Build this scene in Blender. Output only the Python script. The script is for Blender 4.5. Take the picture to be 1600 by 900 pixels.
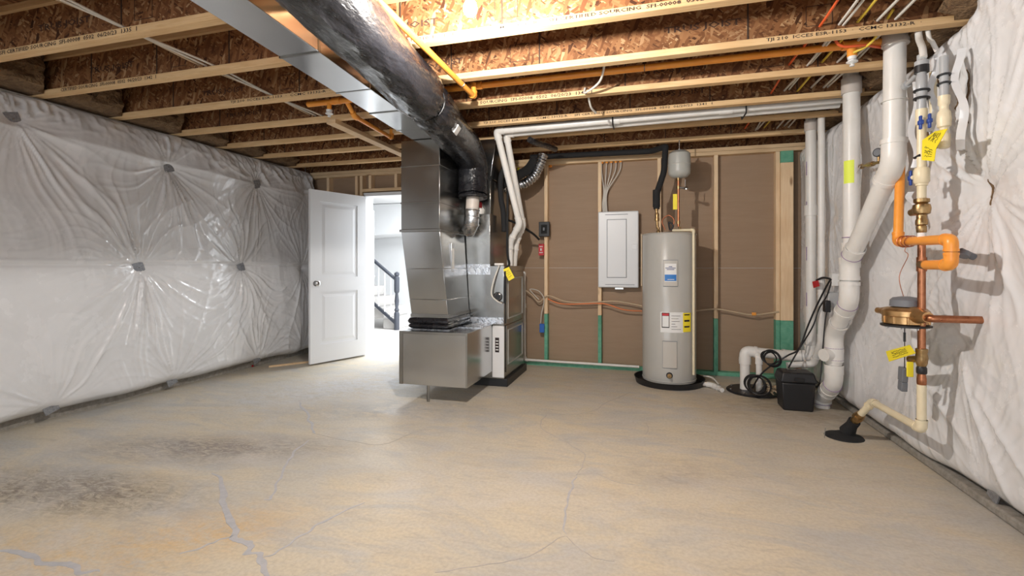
import bpy, bmesh, math, random
import numpy as np
from mathutils import Vector, Matrix
random.seed(7); RNG = np.random.RandomState(3)
C = bpy.context.scene.collection
sc = bpy.context.scene
for o in list(bpy.data.objects): bpy.data.objects.remove(o)

# ---------------------------------------------------------------- camera
F, YAW, YH, CH = 745.0, math.radians(15.7), 416.0, 1.15
SN, CS = math.sin(YAW), math.cos(YAW)
cd = bpy.data.cameras.new('camera'); cam = bpy.data.objects.new('camera', cd); C.objects.link(cam)
cam.location = (0, 0, CH); cam.rotation_euler = (math.pi/2, 0, YAW)
cd.sensor_width = 36; cd.lens = F*36/1600; cd.shift_y = -(450-YH)/1600
cd.clip_start = .02
sc.camera = cam
# ---------------------------------------------------------------- world, lights, exposure
w = bpy.data.worlds.new('world'); sc.world = w; w.use_nodes = True
w.node_tree.nodes['Background'].inputs[0].default_value = (.80, .87, 1, 1)
w.node_tree.nodes['Background'].inputs[1].default_value = .5
sc.view_settings.view_transform = 'Standard'; sc.view_settings.look = 'None'
sc.view_settings.gamma = 1; sc.view_settings.use_curve_mapping = False
sc.view_settings.exposure = 0.58
def area(name, loc, rot, sx, sy, power, col):
    l = bpy.data.lights.new(name, 'AREA'); l.shape = 'RECTANGLE'; l.size = sx; l.size_y = sy
    l.energy = power; l.color = col
    o = bpy.data.objects.new(name, l); o.location = loc; o.rotation_euler = rot; C.objects.link(o); return o
def bulb_light(name, loc, power, col, r=.04):
    l = bpy.data.lights.new(name, 'POINT'); l.energy = power; l.color = col; l.shadow_soft_size = r
    o = bpy.data.objects.new(name, l); o.location = loc; C.objects.link(o); return o
BULBS = [(-.775, 2.05, 2.33), (-.9, -1.0, 2.33)]  # second one is an added fill bulb, unseen behind the camera
BULB_COL = (1, .955, .90)
BULB_POWER = [104, 122]
area('rear_fill_light', (-1.4, -2.60, 1.35), (math.radians(90), 0, 0), 3.4, 1.6, 58, (.92, .96, 1))  # broad added fill from behind the camera
area('hall_ceiling_light', (-3.0, 6.9, 2.38), (0, 0, 0), 1.6, 1.6, 115, (.93, .97, 1))

# ---------------------------------------------------------------- helpers
def at(px, py, X=None, Y=None, Z=None):          # photo pixel -> world point on a given plane
    u = (px-800)/F; v = (YH-py)/F
    rx, ry = -SN+u*CS, CS+u*SN
    d = X/rx if X is not None else (Y/ry if Y is not None else (Z-CH)/v)
    return Vector((rx*d, ry*d, CH+v*d))
ORG = {}
def props(o, label=None, cat=None, group=None, kind=None):
    if label: o['label'] = label
    if cat: o['category'] = cat
    if group: o['group'] = group
    if kind: o['kind'] = kind
    return o
def thing(name, loc, label=None, cat=None, group=None, kind=None):
    o = bpy.data.objects.new(name, None); C.objects.link(o); o.location = loc
    o.empty_display_size = .05
    ORG[o.name] = Vector(loc); return props(o, label, cat, group, kind)
class MB:
    def __init__(s): s.v = []; s.f = []; s.M = None
    def add(s, vs, fs):
        n = len(s.v)
        s.v += [tuple(s.M @ Vector(p)) if s.M else tuple(p) for p in vs]
        s.f += [tuple(i+n for i in f) for f in fs]; return s
    def box(s, x0, x1, y0, y1, z0, z1):
        vs = [(x, y, z) for z in (z0, z1) for y in (y0, y1) for x in (x0, x1)]
        return s.add(vs, [(0,2,3,1),(4,5,7,6),(0,1,5,4),(2,6,7,3),(0,4,6,2),(1,3,7,5)])
    def hexa(s, b, t):                            # bottom quad (ccw from above), top quad
        return s.add(list(b)+list(t), [(3,2,1,0),(4,5,6,7),(0,1,5,4),(1,2,6,5),(2,3,7,6),(3,0,4,7)])
    def sweep(s, pts, r, n=12, caps=True):
        pts = [Vector(p) for p in pts]; m = len(pts)
        rs = r if isinstance(r, (list, tuple)) else [r]*m
        tan = [(pts[min(i+1, m-1)]-pts[max(i-1, 0)]).normalized() for i in range(m)]
        up = Vector((0,0,1)) if abs(tan[0].z) < .9 else Vector((1,0,0))
        a = tan[0].cross(up).normalized(); vs = []
        for i in range(m):
            a = (a - tan[i]*a.dot(tan[i])).normalized(); b = tan[i].cross(a)
            for k in range(n):
                t = 2*math.pi*k/n; vs.append(pts[i]+(a*math.cos(t)+b*math.sin(t))*rs[i])
        fs = [(i*n+k, i*n+(k+1) % n, (i+1)*n+(k+1) % n, (i+1)*n+k) for i in range(m-1) for k in range(n)]
        if caps: fs += [tuple(range(n))[::-1], tuple((m-1)*n+k for k in range(n))]
        return s.add(vs, fs)
    def cyl(s, a, b, r, r2=None, n=16): return s.sweep([a, b], [r, r if r2 is None else r2], n)
    def lathe(s, c, prof, n=32, axis='Z'):
        c = Vector(c); vs = []
        for r, h in prof:
            for k in range(n):
                t = 2*math.pi*k/n
                p = {'Z': (r*math.cos(t), r*math.sin(t), h), 'Y': (r*math.cos(t), h, -r*math.sin(t)), 'X': (h, r*math.cos(t), r*math.sin(t))}[axis]
                vs.append(c+Vector(p))
        m = len(prof)
        fs = [(i*n+k, i*n+(k+1) % n, (i+1)*n+(k+1) % n, (i+1)*n+k) for i in range(m-1) for k in range(n)]
        fs += [tuple(range(n))[::-1], tuple((m-1)*n+k for k in range(n))]
        return s.add(vs, fs)
    def torus(s, c, R, r, nrm=(0,0,1), n=28, m=8, arc=2*math.pi):
        nrm = Vector(nrm).normalized(); u = nrm.orthogonal().normalized(); v = nrm.cross(u); c = Vector(c)
        return s.sweep([c+(u*math.cos(arc*i/n)+v*math.sin(arc*i/n))*R for i in range(n+1)], r, m)
    def build(s, name, m, parent=None, label=None, cat=None, group=None, kind=None, bev=0, flat=False, origin=None):
        if parent is not None: org = ORG[parent.name]
        elif origin is not None: org = Vector(origin)
        else:
            a = np.array(s.v); org = Vector(((a[:,0].min()+a[:,0].max())/2, (a[:,1].min()+a[:,1].max())/2, a[:,2].min()))
        me = bpy.data.meshes.new(name)
        me.from_pydata([tuple(Vector(p)-org) for p in s.v], [], s.f); me.materials.append(m)
        if not flat:
            me.shade_smooth(); me.set_sharp_from_angle(angle=.7)
        o = bpy.data.objects.new(name, me); C.objects.link(o)
        if parent is not None: o.parent = parent
        else: o.location = org
        ORG[o.name] = org
        if bev:
            b = o.modifiers.new('bevel', 'BEVEL'); b.width = bev; b.segments = 2; b.limit_method = 'ANGLE'
        return props(o, label, cat, group, kind)
def split(b, name, m, parent, **kw):
    par = list(range(len(b.v)))
    def fd(i):
        while par[i] != i: par[i] = par[par[i]]; i = par[i]
        return i
    for f in b.f:
        for q in f[1:]: par[fd(q)] = fd(f[0])
    comp = {}
    for f in b.f: comp.setdefault(fd(f[0]), []).append(f)
    out = []
    for fs in comp.values():
        ids = sorted({i for f in fs for i in f}); mp = {i: k for k, i in enumerate(ids)}
        nb = MB(); nb.add([b.v[i] for i in ids], [tuple(mp[i] for i in f) for f in fs]); out.append(nb.build(name, m, parent, **kw))
    return out
def fillet(pts, r, n=6):
    pts = [Vector(p) for p in pts]; out = [pts[0]]
    for i in range(1, len(pts)-1):
        a, b, c = pts[i-1], pts[i], pts[i+1]
        d1 = (a-b); d2 = (c-b); q = min(r, d1.length*.45, d2.length*.45)
        p1 = b+d1.normalized()*q; p2 = b+d2.normalized()*q
        for k in range(n+1):
            t = k/n; out.append(p1*(1-t)**2+b*2*t*(1-t)+p2*t*t)
    out.append(pts[-1]); return out
def smooth_path(pts, n=6):
    pts = [Vector(p) for p in pts]; P = [pts[0]]+pts+[pts[-1]]; out = []
    for i in range(1, len(P)-2):
        for k in range(n):
            t = k/n; a, b, c, d = P[i-1], P[i], P[i+1], P[i+2]
            out.append(.5*((2*b)+(c-a)*t+(2*a-5*b+4*c-d)*t*t+(3*b-a-3*c+d)*t**3))
    out.append(pts[-1]); return out
def seg(p, q, t): return Vector(p)*(1-t)+Vector(q)*t
def value_noise(x, y, seed=0):                   # smooth 2-D lattice noise in -1..1
    r = np.random.RandomState(seed).rand(256, 256)*2-1
    xi, yi = np.floor(x).astype(int), np.floor(y).astype(int); fx, fy = x-xi, y-yi
    fx, fy = fx*fx*(3-2*fx), fy*fy*(3-2*fy)
    g = lambda a, b: r[a % 256, b % 256]
    return (g(xi, yi)*(1-fx)+g(xi+1, yi)*fx)*(1-fy)+(g(xi, yi+1)*(1-fx)+g(xi+1, yi+1)*fx)*fy

# ---------------------------------------------------------------- materials
def mat(name, col, rough=.5, metal=0, coat=0, spec=.5, emit=None, estr=1, trans=0, alpha=1, sss=0):
    m = bpy.data.materials.new(name); m.use_nodes = True; b = m.node_tree.nodes['Principled BSDF']
    b.inputs['Base Color'].default_value = (*col, 1); b.inputs['Roughness'].default_value = rough
    b.inputs['Metallic'].default_value = metal; b.inputs['Coat Weight'].default_value = coat
    b.inputs['Specular IOR Level'].default_value = spec; b.inputs['Transmission Weight'].default_value = trans
    if emit: b.inputs['Emission Color'].default_value = (*emit, 1); b.inputs['Emission Strength'].default_value = estr
    return m
class NT:
    def __init__(s, m): s.t = m.node_tree; s.b = s.t.nodes['Principled BSDF']
    def n(s, typ, **kw):
        x = s.t.nodes.new(typ)
        for k, v in kw.items():
            if k in x.inputs: x.inputs[k].default_value = v
            else: setattr(x, k, v)
        return x
    def l(s, a, b): s.t.links.new(a, b)
    def coord(s, scale=(1,1,1), rot=(0,0,0), src='Object'):
        g = s.n('ShaderNodeNewGeometry') if src == 'World' else s.n('ShaderNodeTexCoord')
        mp = s.n('ShaderNodeMapping'); mp.inputs['Scale'].default_value = scale; mp.inputs['Rotation'].default_value = rot
        s.l(g.outputs['Position'] if src == 'World' else g.outputs['Object'], mp.inputs['Vector']); return mp.outputs[0]
    def noise(s, vec, scale, detail=4, rough=.5, dist=0):
        x = s.n('ShaderNodeTexNoise'); x.inputs['Scale'].default_value = scale; x.inputs['Detail'].default_value = detail
        x.inputs['Roughness'].default_value = rough; x.inputs['Distortion'].default_value = dist
        s.l(vec, x.inputs['Vector']); return x.outputs['Fac']
    def ramp(s, fac, stops, interp='LINEAR'):
        x = s.n('ShaderNodeValToRGB'); x.color_ramp.interpolation = interp; e = x.color_ramp.elements
        while len(e) < len(stops): e.new(.5)
        for i, (p, c) in enumerate(stops): e[i].position = p; e[i].color = (*c, 1) if len(c) == 3 else c
        s.l(fac, x.inputs[0]); return x.outputs[0]
    def mix(s, fac, a, b, typ='MIX'):
        x = s.n('ShaderNodeMix'); x.data_type = 'RGBA'; x.blend_type = typ
        for val, i in ((fac, 0), (a, 6), (b, 7)):
            if isinstance(val, (int, float)): x.inputs[i].default_value = val
            elif isinstance(val, tuple): x.inputs[i].default_value = (*val, 1)
            else: s.l(val, x.inputs[i])
        return x.outputs[2]
    def bump(s, h, strength=.3, dist=.01):
        x = s.n('ShaderNodeBump'); x.inputs['Strength'].default_value = strength; x.inputs['Distance'].default_value = dist
        s.l(h, x.inputs['Height']); s.l(x.outputs[0], s.b.inputs['Normal']); return x
    def col(s, c): s.l(c, s.b.inputs['Base Color'])
    def rough(s, c): s.l(c, s.b.inputs['Roughness'])
g3 = lambda v: (v, v, v)
def osb(name, dark=1.0, red=1.0):
    m = mat(name, (.4,.25,.12), .75, spec=.25); t = NT(m)
    base = t.coord(src='World'); nz = t.n('ShaderNodeTexNoise'); nz.inputs['Scale'].default_value = 9; t.l(base, nz.inputs['Vector'])
    cols = []
    for i, (rot, sc_) in enumerate([((.0,.45,.0), (17,17,66)), ((0,-.6,0), (22,22,90)), ((0,1.25,0), (15,15,56))]):
        v = t.n('ShaderNodeTexVoronoi'); v.inputs['Scale'].default_value = 1.0
        mp = t.n('ShaderNodeMapping'); mp.inputs['Rotation'].default_value = rot; t.l(base, mp.inputs['Vector'])
        mp2 = t.n('ShaderNodeMapping'); mp2.inputs['Scale'].default_value = sc_; mp2.inputs['Location'].default_value = (i*3.1, i, i*7.7)
        t.l(mp.outputs[0], mp2.inputs['Vector']); 
        ad = t.n('ShaderNodeVectorMath', operation='ADD'); t.l(mp2.outputs[0], ad.inputs[0])
        scn = t.n('ShaderNodeVectorMath', operation='SCALE'); t.l(nz.outputs['Color'], scn.inputs[0]); scn.inputs['Scale'].default_value = 1.2
        t.l(scn.outputs[0], ad.inputs[1]); t.l(ad.outputs[0], v.inputs['Vector']); cols.append(v.outputs['Color'])
    sep = [t.n('ShaderNodeSeparateColor') for _ in cols]
    for a, b in zip(cols, sep): t.l(a, b.inputs[0])
    k = dark
    st = [(0,(.045*k,.016*k,.007*k)),(.12,(.17*k,.066*k,.024*k)),(.5,(.31*k,.135*k,.052*k)),(.85,(.44*k,.22*k,.095*k)),(1,(.68*k,.44*k,.23*k))]
    c1 = t.ramp(sep[0].outputs[0], st); c2 = t.ramp(sep[1].outputs[1], st); c3 = t.ramp(sep[2].outputs[2], st)
    f1 = t.ramp(sep[1].outputs[0], [(.45,g3(0)),(.5,g3(1))]); f2 = t.ramp(sep[2].outputs[0], [(.6,g3(0)),(.65,g3(1))])
    c = t.mix(f2, t.mix(f1, c1, c2), c3)
    big = t.noise(t.coord(src='World'), 2.2, 3); c = t.mix(t.ramp(big, [(.35,g3(0)),(.7,g3(.45))]), c, (.20*k,.085*k,.04*k))
    t.col(c); t.bump(sep[0].outputs[1], .35, .004); return m
def lumber(name, a, b, axis=(1,14,14), knots=True):
    m = mat(name, a, .62, spec=.3); t = NT(m); v = t.coord(axis, src='World')
    g = t.noise(v, 5, 5, .6, .6); c = t.ramp(g, [(.3, a), (.7, b)])
    if knots:
        vo = t.n('ShaderNodeTexVoronoi'); vo.inputs['Scale'].default_value = 1
        t.l(t.coord(tuple(2.2 if q < 2 else 7 for q in axis), src='World'), vo.inputs['Vector'])
        c = t.mix(t.ramp(vo.outputs['Distance'], [(.05,g3(.75)),(.13,g3(0))]), c, (.22,.09,.035))
    big = t.noise(t.coord(src='World'), 3, 2); c = t.mix(t.ramp(big, [(.45,g3(0)),(.75,g3(.35))]), c, (a[0]*.72,a[1]*.62,a[2]*.5))
    t.col(c); t.bump(g, .2, .003); return m
M = {}
M['osb'] = osb('osb_web', .80); M['osb_floor'] = osb('osb_subfloor', .8)
M['flange'] = lumber('laminated_flange', (.66,.42,.20), (.80,.56,.31), (1,16,16), False)
M['stud'] = lumber('stud_wood', (.80,.57,.35), (.90,.70,.47), (14,14,1.2))
M['plate'] = lumber('plate_wood', (.66,.45,.26), (.80,.60,.37), (1.2,14,14))
M['green'] = lumber('green_treated_wood', (.10,.34,.23), (.20,.48,.33), (3,3,3), False)
M['ink'] = mat('ink', (.03,.02,.02), .8); M['ink_faint'] = mat('ink_faint', (.06,.03,.02), .9)
def concrete_floor():
    m = mat('concrete_slab', (.5,.4,.3), .55, spec=.35); t = NT(m); v = t.coord(src='World')
    n1 = t.noise(v, .6, 5, .55, .3); n2 = t.noise(t.coord((1,1.8,1),(0,0,-.4),'World'), 1.9, 8, .6, .7); n3 = t.noise(v, 60, 4, .6)
    st = t.coord((1,2.3,1), (0,0,.5), 'World'); n4 = t.noise(st, 1.3, 8, .7, 1.2)
    c = t.ramp(n1, [(.30,(.49,.47,.42)),(.42,(.56,.515,.43)),(.52,(.62,.545,.42)),(.60,(.60,.54,.44)),(.72,(.52,.50,.45))])
    c = t.mix(t.ramp(n4, [(.46,g3(0)),(.62,g3(.85))]), c, (.46,.455,.44))
    c = t.mix(t.ramp(n2, [(.48,g3(0)),(.75,g3(.55))]), c, (.63,.51,.33))
    # worn dark scuffed band on the left side of the slab and a pool of hall light painted pale by the door
    sp = t.n('ShaderNodeSeparateXYZ'); t.l(v, sp.inputs[0])
    def gauss(cx, cy, sx, sy, ang):
        mp = t.n('ShaderNodeMapping'); mp.vector_type = 'TEXTURE'; mp.inputs['Location'].default_value = (cx, cy, 0)
        mp.inputs['Rotation'].default_value = (0,0,ang); mp.inputs['Scale'].default_value = (sx, sy, 100)
        t.l(v, mp.inputs['Vector']); gr = t.n('ShaderNodeTexGradient', gradient_type='SPHERICAL'); t.l(mp.outputs[0], gr.inputs[0]); return gr.outputs['Fac']
    n5 = t.noise(t.coord((1,1.6,1),(0,0,-.3),'World'), 9, 8, .75, .8)
    n6 = t.noise(t.coord((1,2.2,1),(0,0,.25),'World'), 11, 9, .78, 1.6)
    A = lambda px, py: at(px, py, Z=0)
    for (q, sx, sy, an, colr, amt) in [(A(90,765),1.0,.30,.1,(.16,.13,.10),.87),(A(330,700),1.1,.30,.25,(.27,.24,.22),.9),(A(620,640),1.2,.35,.3,(.33,.33,.33),.6),(A(560,600),1.5,.8,.9,(.62,.62,.63),.8),(A(1250,640),1.0,.7,0,(.36,.29,.20),.7),(A(80,880),.7,.35,0,(.66,.45,.20),.55),(A(330,830),.5,.3,.6,(.64,.44,.22),.6),(A(1050,740),.5,.25,.3,(.36,.31,.26),.45)]:
        cx, cy = q.x, q.y
        gs = gauss(cx, cy, sx, sy, an); mu = t.n('ShaderNodeMath', operation='MULTIPLY'); t.l(gs, mu.inputs[0]); t.l(t.ramp(n6 if amt > .85 and colr[0] < .5 else n5, [(.36,g3(0)),(.64,g3(2*amt))]), mu.inputs[1])
        c = t.mix(mu.outputs[0], c, colr)
    n7 = t.noise(t.coord((1,3.2,1),(0,0,.15),'World'), 5.5, 9, .72, 1.0); c = t.mix(t.ramp(n7, [(.52,g3(0)),(.70,g3(.55))]), c, (.40,.36,.31))
    n8 = t.noise(t.coord((1,1.3,1),(0,0,-.7),'World'), 1.1, 7, .7, 1.5); c = t.mix(t.ramp(n8, [(.50,g3(0)),(.66,g3(.5))]), c, (.60,.57,.53))
    c = t.mix(t.ramp(n3, [(.35,g3(.25)),(.6,g3(0))]), c, (.3,.25,.2))
    t.col(c); t.rough(t.ramp(n2, [(.3,g3(.42)),(.7,g3(.62))])); t.bump(n3, .12, .004); return m
M['floor'] = concrete_floor()
def noisy(name, a, b, scale=8, rough=.6, bump=.2, bd=.005, metal=0, coat=0, stretch=(1,1,1), rr=None, spec=.5, detail=5):
    m = mat(name, a, rough, metal, coat, spec); t = NT(m); v = t.coord(stretch, src='World'); n = t.noise(v, scale, detail, .6, .3)
    t.col(t.ramp(n, [(.3, a), (.7, b)]))
    if bump: t.bump(t.noise(v, scale*3, 4), bump, bd)
    if rr: t.rough(t.ramp(n, [(.3, g3(rr[0])), (.7, g3(rr[1]))]))
    return m
M['concrete_wall'] = noisy('foundation_concrete', (.22,.20,.17), (.36,.33,.29), 30, .85, .6)
M['crack'] = noisy('crack_sealer', (.40,.40,.42), (.50,.49,.50), 25, .5, .3)
M['hairline'] = noisy('hairline_crack', (.42,.39,.36), (.50,.46,.42), 25, .7, 0)
M['plastic'] = noisy('white_poly_sheet', (.71,.71,.72), (.78,.78,.795), 3, .3, .05, .003, coat=.6, rr=(.20,.32), detail=6)
M['washer'] = noisy('galvanized_washer', (.22,.23,.25), (.4,.41,.44), 60, .45, .1, metal=.6)
M['galv'] = noisy('galvanized_sheet', (.52,.53,.535), (.60,.61,.615), 2, .3, .02, .01, metal=1, rr=(.13,.21), detail=3)
M['galv_dull'] = noisy('dull_galvanized_sheet', (.33,.325,.31), (.40,.395,.375), 2, .4, .02, .01, metal=1, rr=(.19,.28), detail=3)
M['foil'] = noisy('foil_tape', (.5,.51,.53), (.66,.67,.69), 18, .3, .4, .006, metal=1, rr=(.15,.4))
M['seam'] = mat('metal_seam', (.16,.16,.17), .5, .7)
M['black_wrap'] = noisy('black_duct_wrap', (.008,.008,.010), (.016,.016,.019), 16, .28, .5, .012, coat=.3, stretch=(1,.30,1), rr=(.22,.34), detail=5)
M['black'] = mat('black_plastic', (.012,.012,.014), .45); M['rubber'] = mat('black_rubber_foam', (.014,.014,.015), .85)
M['pvc'] = noisy('white_pvc', (.72,.70,.66), (.80,.78,.75), 6, .35, 0)
M['pvc_grey'] = mat('aged_pvc', (.55,.49,.44), .45)
M['primer'] = mat('purple_primer', (.30,.20,.36), .5)
M['cpvc'] = noisy('cream_cpvc', (.72,.62,.42), (.82,.73,.53), 10, .4, 0)
M['orange'] = noisy('orange_cpvc', (.86,.30,.04), (.92,.38,.06), 8, .35, 0)
M['copper'] = noisy('copper', (.32,.12,.06), (.52,.23,.12), 30, .35, .1, metal=1, rr=(.25,.5))
M['brass'] = noisy('brass', (.28,.18,.085), (.46,.31,.15), 30, .35, .1, metal=1, rr=(.25,.5))
M['bronze'] = noisy('bronze', (.50,.29,.12), (.66,.42,.20), 18, .32, .15, metal=.9, rr=(.25,.4))
M['heater'] = noisy('grey_enamel', (.44,.43,.40), (.47,.46,.43), 3, .3, 0, coat=.2)
M['heater2'] = mat('grey_cover', (.50,.48,.44), .4)
M['white'] = mat('white_paint', (.80,.81,.83), .4); M['white_wall'] = mat('white_wall_paint', (.86,.87,.88), .7)
M['enamel'] = mat('white_enamel', (.74,.75,.76), .35)
M['line'] = mat('shadow_groove', (.25,.26,.28), .6)
M['brown_board'] = noisy('brown_board', (.33,.225,.145), (.36,.25,.165), 3, .7, .15, stretch=(1,1,9))
M['joint'] = mat('board_joint', (.55,.50,.45), .7)
M['grey_cap'] = mat('grey_plastic', (.16,.17,.19), .45); M['grey_fit'] = mat('grey_fitting', (.42,.43,.44), .35)
M['blue'] = mat('blue_plastic', (.02,.06,.30), .4); M['blue2'] = mat('bright_blue', (.02,.13,.50), .45)
M['yellow'] = mat('yellow_tag', (.90,.74,.03), .6); M['lime'] = mat('lime_sticker', (.78,.90,.10), .6)
M['red'] = mat('red_plastic', (.55,.02,.03), .45); M['paper'] = mat('white_label', (.78,.78,.77), .5)
M['label_blue'] = mat('label_blue', (.03,.19,.55), .5); M['label_navy'] = mat('label_navy', (.02,.04,.2), .5)
M['wire_white'] = mat('white_cable', (.66,.63,.57), .5); M['wire_yellow'] = mat('yellow_cable', (.72,.52,.06), .5)
M['wire_red'] = mat('red_orange_cable', (.75,.12,.03), .5); M['wire_tan'] = mat('tan_cable', (.55,.42,.28), .5)
M['wire_orange'] = mat('orange_cable', (.72,.22,.08), .5)
M['copper_wire'] = mat('copper_wire', (.45,.16,.08), .4, .8)
M['tank'] = mat('grey_tank', (.42,.42,.39), .4)
M['steel'] = mat('chrome_steel', (.55,.55,.55), .25, 1)
M['newel'] = mat('charcoal_paint', (.045,.05,.065), .45); M['carpet'] = noisy('grey_carpet', (.50,.48,.46), (.60,.58,.56), 90, .95, .6)
M['hall_floor'] = noisy('pale_hall_floor', (.66,.63,.59), (.74,.71,.68), 40, .6, .2)
M['batt'] = noisy('fiberglass_batt', (.12,.065,.03), (.26,.16,.08), 16, .9, 1, .03, detail=8)
M['porcelain'] = mat('white_porcelain', (.8,.8,.78), .3)
M['glow'] = mat('bulb_glass', (1,1,1), .3, emit=(1,.97,.93), estr=28)
M['void'] = mat('dark_opening', (.05,.03,.02), .9)

# ---------------------------------------------------------------- structure
WL, WR, WB = -4.33, 1.62, 5.41       # wall planes: left, right, face of the back stud wall
JB, JH = 2.40, .302                  # joist underside, joist depth
ZT = JB+JH
MB().box(WL, WR+.02, -2.7, 5.55, -.12, 0).build('floor', M['floor'], kind='structure', label='concrete slab with patched cracks and tan stains', origin=(0,0,0))
fl = bpy.data.objects['floor']
def crack(pix, wmm, m, name, seedv):
    pts = [at(px, py, Z=0) for px, py in pix]; P = smooth_path(pts, 9); r = random.Random(seedv); vs = []; fs = []
    for i, p in enumerate(P):
        d = (P[min(i+1, len(P)-1)]-P[max(i-1, 0)]).normalized(); nrm = Vector((-d.y, d.x, 0))
        fn = lambda f, sd: float(value_noise(np.array([i*f+seedv*3.7]), np.array([sd+.5]), 77)[0]); ww = wmm*.00062*(1+.45*fn(.35, 1)+.3*fn(1.1, 2))*min(1, .2+min(i, len(P)-1-i)/7); j = nrm*fn(.3, 3)*max(wmm, 12)*.0007
        for k in (-.5, .5): q = p+j+nrm*ww*k; vs.append((q.x, q.y, .0012))
    n = len(P)
    top = len(vs); vs += [(x, y, -.002) for x, y, _ in vs]
    for i in range(n-1):
        a = 2*i; fs += [(a, a+1, a+3, a+2), (a+top, a, a+2, a+2+top), (a+1, a+1+top, a+3+top, a+3)]
    b = MB(); b.add(vs, fs); b.build(name, m, fl, flat=True)
for i, (px, wv) in enumerate([
    ([(338,738),(350,770),(352,795),(368,830),(380,850),(395,865),(408,885),(420,905)], 40),
    ([(0,858),(35,865),(70,877),(110,888),(150,897)], 34),
    ([(468,628),(475,640),(483,655),(487,672),(493,678)], 26),
    ([(480,688),(455,712),(445,728),(438,748),(425,775),(412,782)], 22),
    ([(280,866),(310,858),(335,846),(365,838)], 18),
    ([(410,872),(440,858),(480,832),(520,808),(570,785)], 18),
    ([(900,742),(893,760),(886,785),(882,808),(882,835)], 16)]):
    crack(px, wv, M['crack'], 'crack_sealer', i)
for i, (px, wv) in enumerate([
    ([(860,643),(848,655),(845,668),(862,680),(885,692),(905,704),(915,713),(910,730),(900,742)], 9),
    ([(745,612),(790,625),(830,635),(870,643),(900,648),(930,640),(945,630),(970,620),(985,612)], 7),
    ([(493,678),(540,688),(600,694),(660,672),(740,668),(840,664)], 6),
    ([(882,837),(850,855),(820,872),(780,880),(720,888),(680,896)], 9),
    ([(884,838),(905,855),(930,872),(960,878)], 6),
    ([(900,742),(930,740),(960,752),(1010,760)], 6),
    ([(1000,655),(1040,660),(1090,664),(1130,672)], 5),
    ([(1010,660),(1012,670),(1008,680)], 7)]):
    crack(px, wv, M['hairline'], 'hairline_crack', 30+i)
# foundation walls
wl = MB().box(WL-.2, WL, -2.7, 5.6, 0, 2.39).build('wall_left', M['concrete_wall'], kind='structure')
wr = MB().box(WR, WR+.2, -2.7, 5.6, 0, 2.39).build('wall_right', M['concrete_wall'], kind='structure')
# rear wall behind the camera, with a wide unseen opening added for the fill light
b = MB()
b.box(WL-.2, -3.6, -2.9, -2.7, 0, 2.7); b.box(.8, WR+.2, -2.9, -2.7, 0, 2.7); b.box(-3.6, .8, -2.9, -2.7, 0, .35); b.box(-3.6, .8, -2.9, -2.7, 2.35, 2.7)
b.build('wall_rear', M['white_wall'], kind='structure')
b = MB()
for x0, x1, z0, z1 in [(-3.6,.8,.35,.41),(-3.6,.8,2.29,2.35),(-3.6,-3.54,.41,2.29),(.74,.8,.41,2.29),(-1.43,-1.37,.41,2.29)]: b.box(x0, x1, -2.82, -2.74, z0, z1)
b.build('fill_window_1', M['white'], kind='structure')  # unseen frame, added around the fill light opening
# subfloor panels
ce = thing('ceiling', (0,0,ZT), kind='structure')
for x0, x1 in [(WL-.2,-2.3),(-2.296,.14),(.144,WR+.2)]:
    for k in range(7):
        y0 = -2.9+k*1.22; MB().box(x0, x1, y0, y0+1.216, ZT, ZT+.02).build('subfloor_panel', M['osb_floor'], ce)
# rim boards and rim insulation above the side walls
for nm, x0, x1 in [('trim_1', WL-.2, WL-.16), ('trim_2', WR+.16, WR+.2)]:
    MB().box(x0, x1, -2.7, 5.6, 2.395, ZT).build(nm, M['osb'], kind='structure')

MB().box(WL-.14, WR+.14, 5.50, 5.53, 2.40, ZT-.002).build('trim_6', M['osb'], kind='structure')
# ---------------------------------------------------------------- floor joists
def text_mesh(body, size):
    cu = bpy.data.curves.new('t', 'FONT'); cu.body = body; cu.size = size; cu.resolution_u = 1; cu.offset = .012
    o = bpy.data.objects.new('t', cu); C.objects.link(o)
    bpy.context.view_layer.update(); dg = bpy.context.evaluated_depsgraph_get()
    me = bpy.data.meshes.new_from_object(o.evaluated_get(dg)); bpy.data.objects.remove(o)
    vs = np.array([v.co[:] for v in me.vertices]); fs = [tuple(p.vertices) for p in me.polygons]; bpy.data.meshes.remove(me)
    return vs, fs
def text_on(body, x0, x1, z0, h, y, name, parent, m, flip=False):
    """lettering on a surface that faces -Y: spans x0..x1, cap height h"""
    vs, fs = text_mesh(body, 1.0); vs = vs-[vs[:,0].min(), vs[:,1].min(), 0]; sx = (x1-x0)/vs[:,0].max(); sz = h/vs[:,1].max()
    b = MB(); b.add([(x0+v[0]*sx, y, z0+v[1]*sz) for v in vs], fs); return b.build(name, m, parent, flat=True)
JY = [-2.2,-1.68,-1.15,-.62,-.1,.42,.93,1.42, 1.94,2.46,3.0,3.53,4.04,4.53,5.07]
jl = ['nearest the camera in view, left of the sheet metal trunk', 'crossing just behind the bare bulb', 'whose right end meets the white drain stack',
 'just behind the long orange sprinkler pipe', 'just in front of the twin white vent pipes', 'just behind the twin white vent pipes', 'last in front of the back stud wall']
FH, FW = .040, .058
PRINT = 'TJI 210  ICCES ESR-1153  ·  CCMC 13132-R  ·  SFI CERTIFIED SOURCING  SFI-00008  0502'
joists = {}
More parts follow.
